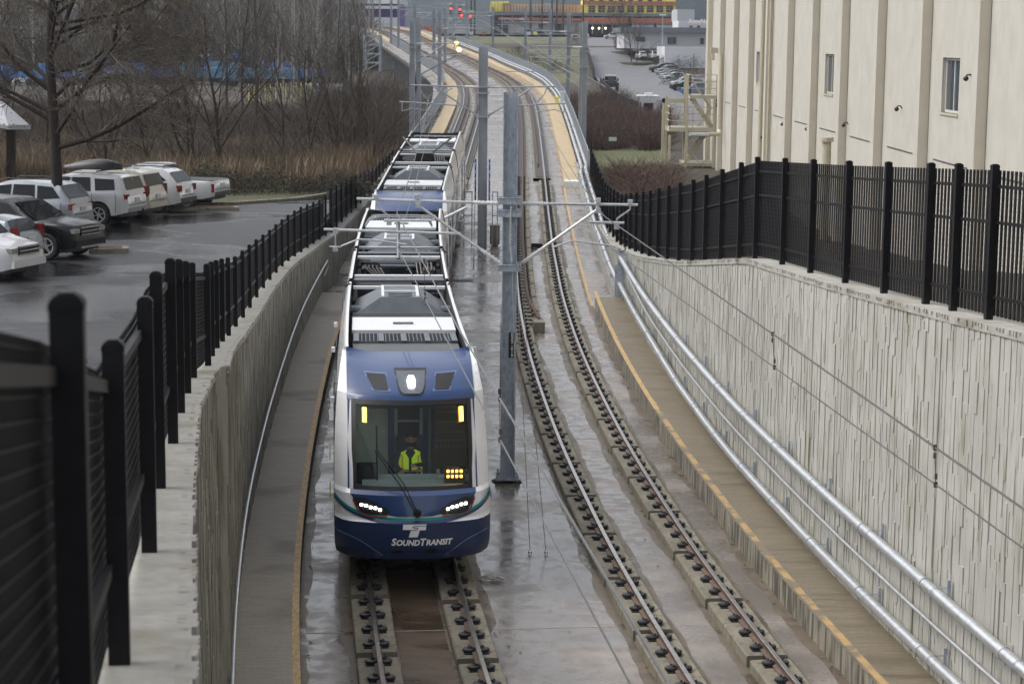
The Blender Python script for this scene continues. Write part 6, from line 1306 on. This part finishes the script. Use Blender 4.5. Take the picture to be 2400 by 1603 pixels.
bush(1255,150,5,2.2,'bramble','dark low bramble on the grass bank',8); bush(1215,134,6,2.2,'bramble','long dark bramble beside the bridge fence',9); bush(1300,170,5,2.0,'bramble','dark bramble under the right masts',10)
# black slatted fence along the road
def lowfence(pts,h,lb):
    P=[Ug(*p) for p in pts]; root=thing('screen_fence',P[0],lb,'fence')
    for i in range(len(P)-1):
        a,c=P[i]-P[0],P[i+1]-P[0]; b=MB(); t=(c-a).normalized(); nn=Vector((-t.y,t.x,0))*.04
        b.add([a-nn,c-nn,c-nn+Vector((0,0,h)),a-nn+Vector((0,0,h)),a+nn,c+nn,c+nn+Vector((0,0,h)),a+nn+Vector((0,0,h))],[(0,1,2,3),(7,6,5,4),(3,2,6,7),(0,3,7,4),(1,5,6,2)]); b.build('fence_panel',M['black_fence'],root)
        b=MB(); b.box(a+Vector((0,0,h/2+.05)),(.12,.12,h+.1)); b.build('fence_post',M['galv_far'],root)
lowfence([(1377,132),(1381,150),(1387,170),(1393,191)],2.4,'black screen fence along the left edge of the upper road'); lowfence([(1406,205),(1418,224),(1432,240),(1450,256),(1475,272),(1500,284)],1.7,'black screen fence between the brush and the lower lot'); 
# far vehicles
G2='cars parked along the lot on the right'
def far(src,px,py,deg,paint,lb,g=None,s=1):
    p=Ug(px,py); srcp={'paint_white','paint_silver','paint_black'}
    n=dup(src,(p.x,p.y,p.z+.12),R(deg),lb,g or G2,s,{k:paint for k in srcp}); return n
far(suv_black,1524,171,20,'paint_black','dark SUV at the upper end of the parked row on the right'); far(suv_silver,1537,175,20,'paint_silver','silver car, second in the parked row on the right'); far(suv_white,1541,182,20,'paint_grey','grey car, middle of the parked row on the right'); far(suv_silver,1545,187,20,'paint_silver','silver car just behind the nearest white one in the row'); far(suv_white,1552,192,20,'paint_white','white crossover, nearest in the parked row on the right')
far(suv_white,1570,206,12,'paint_white','white car behind the dark one below the parked row'); far(suv_black,1572,215,12,'paint_black','dark car left of the blue and red pickup')
far(suv_white,1497,140,-80,'paint_white','white car facing the camera behind the grass island trees'); far(suv_off,1527,141,-82,'paint_white','white SUV facing the camera by the porch'); far(suv_silver,1446,112,-85,'paint_red','dark red car at the top of the road')
far(suv_white,1414,93,0,'paint_white','white car crossing at the road top, right of the garage'); far(suv_silver,1338,92,0,'paint_white','white car parked left of the road top')
tk=thing('flatbed_truck',Ug(1432,216)+Vector((0,0,.1)),'white-cab tow truck with black bed driving down the road','truck'); 
for nm,mt,q_ in (('cab','paint_white',(-1.0,1.0,2.2,3.9,.7,2.3)),('windshield','car_glass',(-.85,.85,2.15,2.2,1.6,2.15)),('hood','paint_black',(-.95,.95,.6,2.2,.6,1.5)),('bed','trim_black',(-1.1,1.1,-1.6,.6,.7,1.3)),('light_bar','roof_white',(-.8,.8,2.8,3.0,2.3,2.42)),('hoist','trim_grey',(-.5,.5,-1.2,-.4,1.3,2.0))):
    b=MB(); b.bx(*q_); b.build(nm,M[mt],tk)
for x in(-1,1):
    for y in(-1,3): b=MB(); b.lathe((x*.95,y,.42),[(0,-.14),(.42,-.14),(.42,.14),(0,.14)],12,'x'); b.build('wheel',M['tyre'],tk)
    b=MB(); b.bx(x*1.1-.12,x*1.1+.12,2.0,2.1,1.5,1.9); b.build('mirror',M['trim_black'],tk)
p2=far(suv_off,1593,226,8,'paint_blue','blue pickup with dark red rear, partly behind the stair tower')
p3=dup(suv_off,Ug(1150,83)+Vector((0,0,.5)),0,'silver pickup on the road above the grass bank',G2,1.12,{'paint_white':'paint_silver'})
tr=blk('parked_trailer','grey trailer parked behind the grass bank, top centre','trailer',[pb('body','shingle',1062,1100,62,80,520,3),pb('wheels','tyre',1066,1096,80,83,520,2)])
blk('parked_trailer','second grey trailer nearer the lit signals','trailer',[pb('body','galv_far',1048,1066,64,80,530,3),pb('wheels','tyre',1050,1064,80,83,530,2)])
for i,(x,mt) in enumerate(((1130,'orange_net'),(1250,'yellow_wrap'),(1235,'white_wall'),(1275,'paint_grey'),(1100,'white_wall'))):
    p,q_=pxb(x,x+9,75,83,545,2); blk('site_equipment',('orange barrier block','yellow machine','white tank','grey generator','white van body')[i]+' in front of the construction site','equipment',[('body',mt,p,q_)])
rv=thing('camper',Ug(1520,284),'white camper van with dark windows below the lot','camper'); 
for nm,mt,q_ in (('body','paint_white',(-1.1,1.1,0,4.5,.5,2.9)),('window','car_glass',(-.6,.5,-.03,0,1.2,2.1)),('roof_unit','roof_white',(-.4,.5,1,2,2.9,3.3)),('awning','roof_white',(-1.3,1.3,-.05,4.6,2.85,2.95)),('side_body','paint_white',(1.1,2.4,1,4,.6,2.4)),('side_window','car_glass',(1.5,2.1,.97,1,1.3,2.0))):
    b=MB(); b.bx(*q_); b.build(nm,M[mt],rv)
b=MB(); b.lathe((-.3,-.05,.35),[(0,-.1),(.35,-.1),(.35,.1),(0,.1)],12,'y'); b.build('wheel',M['tyre'],rv); rv.scale=(.78,.78,.78)
for px,py,w,h,mt,lb,nm in ((1318,250,.34,1.15,'roof_white','grey-white signal cabinet beside the right bridge masts','signal_cabinet'),(1305,242,.30,.35,'yellow_wrap','yellow box left of the signal cabinet','equipment_box')):
    p=at(px,py-3,158); b=MB(); b.bx(-w/2,w/2,0,.5,-.1,h*.85); b.bx(-w/2-.05,w/2+.05,-.05,.75,h*.85,h*.85+.1); o=b.build(nm,M[mt]); o.location=p; tag(o,lb,'cabinet')
p=at(1436,331,112); b=MB(); b.bx(-.22,.22,-.03,.0,0,.22); o=b.build('green_sign',M['sign_green']); o.location=p; tag(o,'small pale green sign in the brush on the right','sign')
b=MB(); P=[Ug(x,y)+Vector((0,0,1.0)) for x,y in((1385,352),(1440,348),(1500,352),(1560,352))]; b.tube(P,.03,5); [b.tube([p,p-Vector((0,0,1))],.05,5) for p in P]; tag(b.build('wire_fence',M['wood_pole']),'thin dark wire fence at the back of the grass strip','fence')
c=pt(71.5,-2.9,SL+.006); b=MB(); [b.bx(c.x-.45+i*.1,c.x-.40+i*.1,c.y-.25,c.y+.25,c.z-.003,c.z+.008) for i in range(10)]; b.bx(c.x-.5,c.x+.55,c.y-.3,c.y+.3,c.z-.004,c.z+.001); tag(b.build('drain_grate',M['clip']),'dark drain grate in the slab right of the train, below the hanging chains','drain')
# traffic signals
sg=thing('signal_gantry',at(1050,90,455),'gantry arm carrying lit red traffic signals at the top centre','traffic light'); c0=sg.location.copy(); b=MB(); b.bar(at(1050,90,455)-c0,at(1050,22,455)-c0,.3,.3); b.bar(at(1050,25,455)-c0,at(1106,27,455)-c0,.18,.18); b.build('gantry',M['galv_far'],sg)
for x,y in((1057,24),(1078,26),(1082,40),(1102,42)):
    q_=at(x,y,454)-c0; b=MB(); b.bx(q_.x-.35,q_.x+.35,q_.y,q_.y+.3,q_.z-.9,q_.z+.9); s_=b.build('signal_housing',M['trim_black'],sg); b=MB(); b.lathe(q_+Vector((0,0,.3)),[(0,-.1),(.30,-.05),(.30,.05)],10,'y'); b.build('signal_light',M['red_signal'],s_)
b=MB(); p=at(1098,30,453); b.bx(-1.4,1.4,0,.1,0,.5); o=b.build('street_sign',M['sign_green']); o.location=p; tag(o,'green street name board beside the red signals','sign')
for i in range(10):
    x=964+i*7.5; p=at(x,70+i*.8,420); b=MB(); b.lathe((0,0,0),[(.45,0),(.3,.5),(.2,1.1),(0,1.15)],8); b.bx(-.5,.5,-.5,.5,-.02,.02); o=b.build('traffic_drum',M['orange_net']); o.location=p; tag(o,'small orange traffic drum on the far street at the viaduct end','traffic drum','orange traffic drums at the far street')

# ================================================================ AIR
b=MB(); b.bx(-1700,1700,-60,2700,-4,420)
hz=b.build('haze',None); tag(hz,kind='stuff'); hm=bpy.data.materials.new('haze'); hm.use_nodes=True; t=hm.node_tree
for n in list(t.nodes):
    if n.type!='OUTPUT_MATERIAL': t.nodes.remove(n)
pv=t.nodes.new('ShaderNodeVolumePrincipled'); pv.inputs['Color'].default_value=(.80,.86,.95,1); pv.inputs['Density'].default_value=.00017; pv.inputs['Anisotropy'].default_value=.2
t.links.new(pv.outputs[0],[n for n in t.nodes if n.type=='OUTPUT_MATERIAL'][0].inputs['Volume']); hz.data.materials.append(hm)
hz.visible_shadow=True
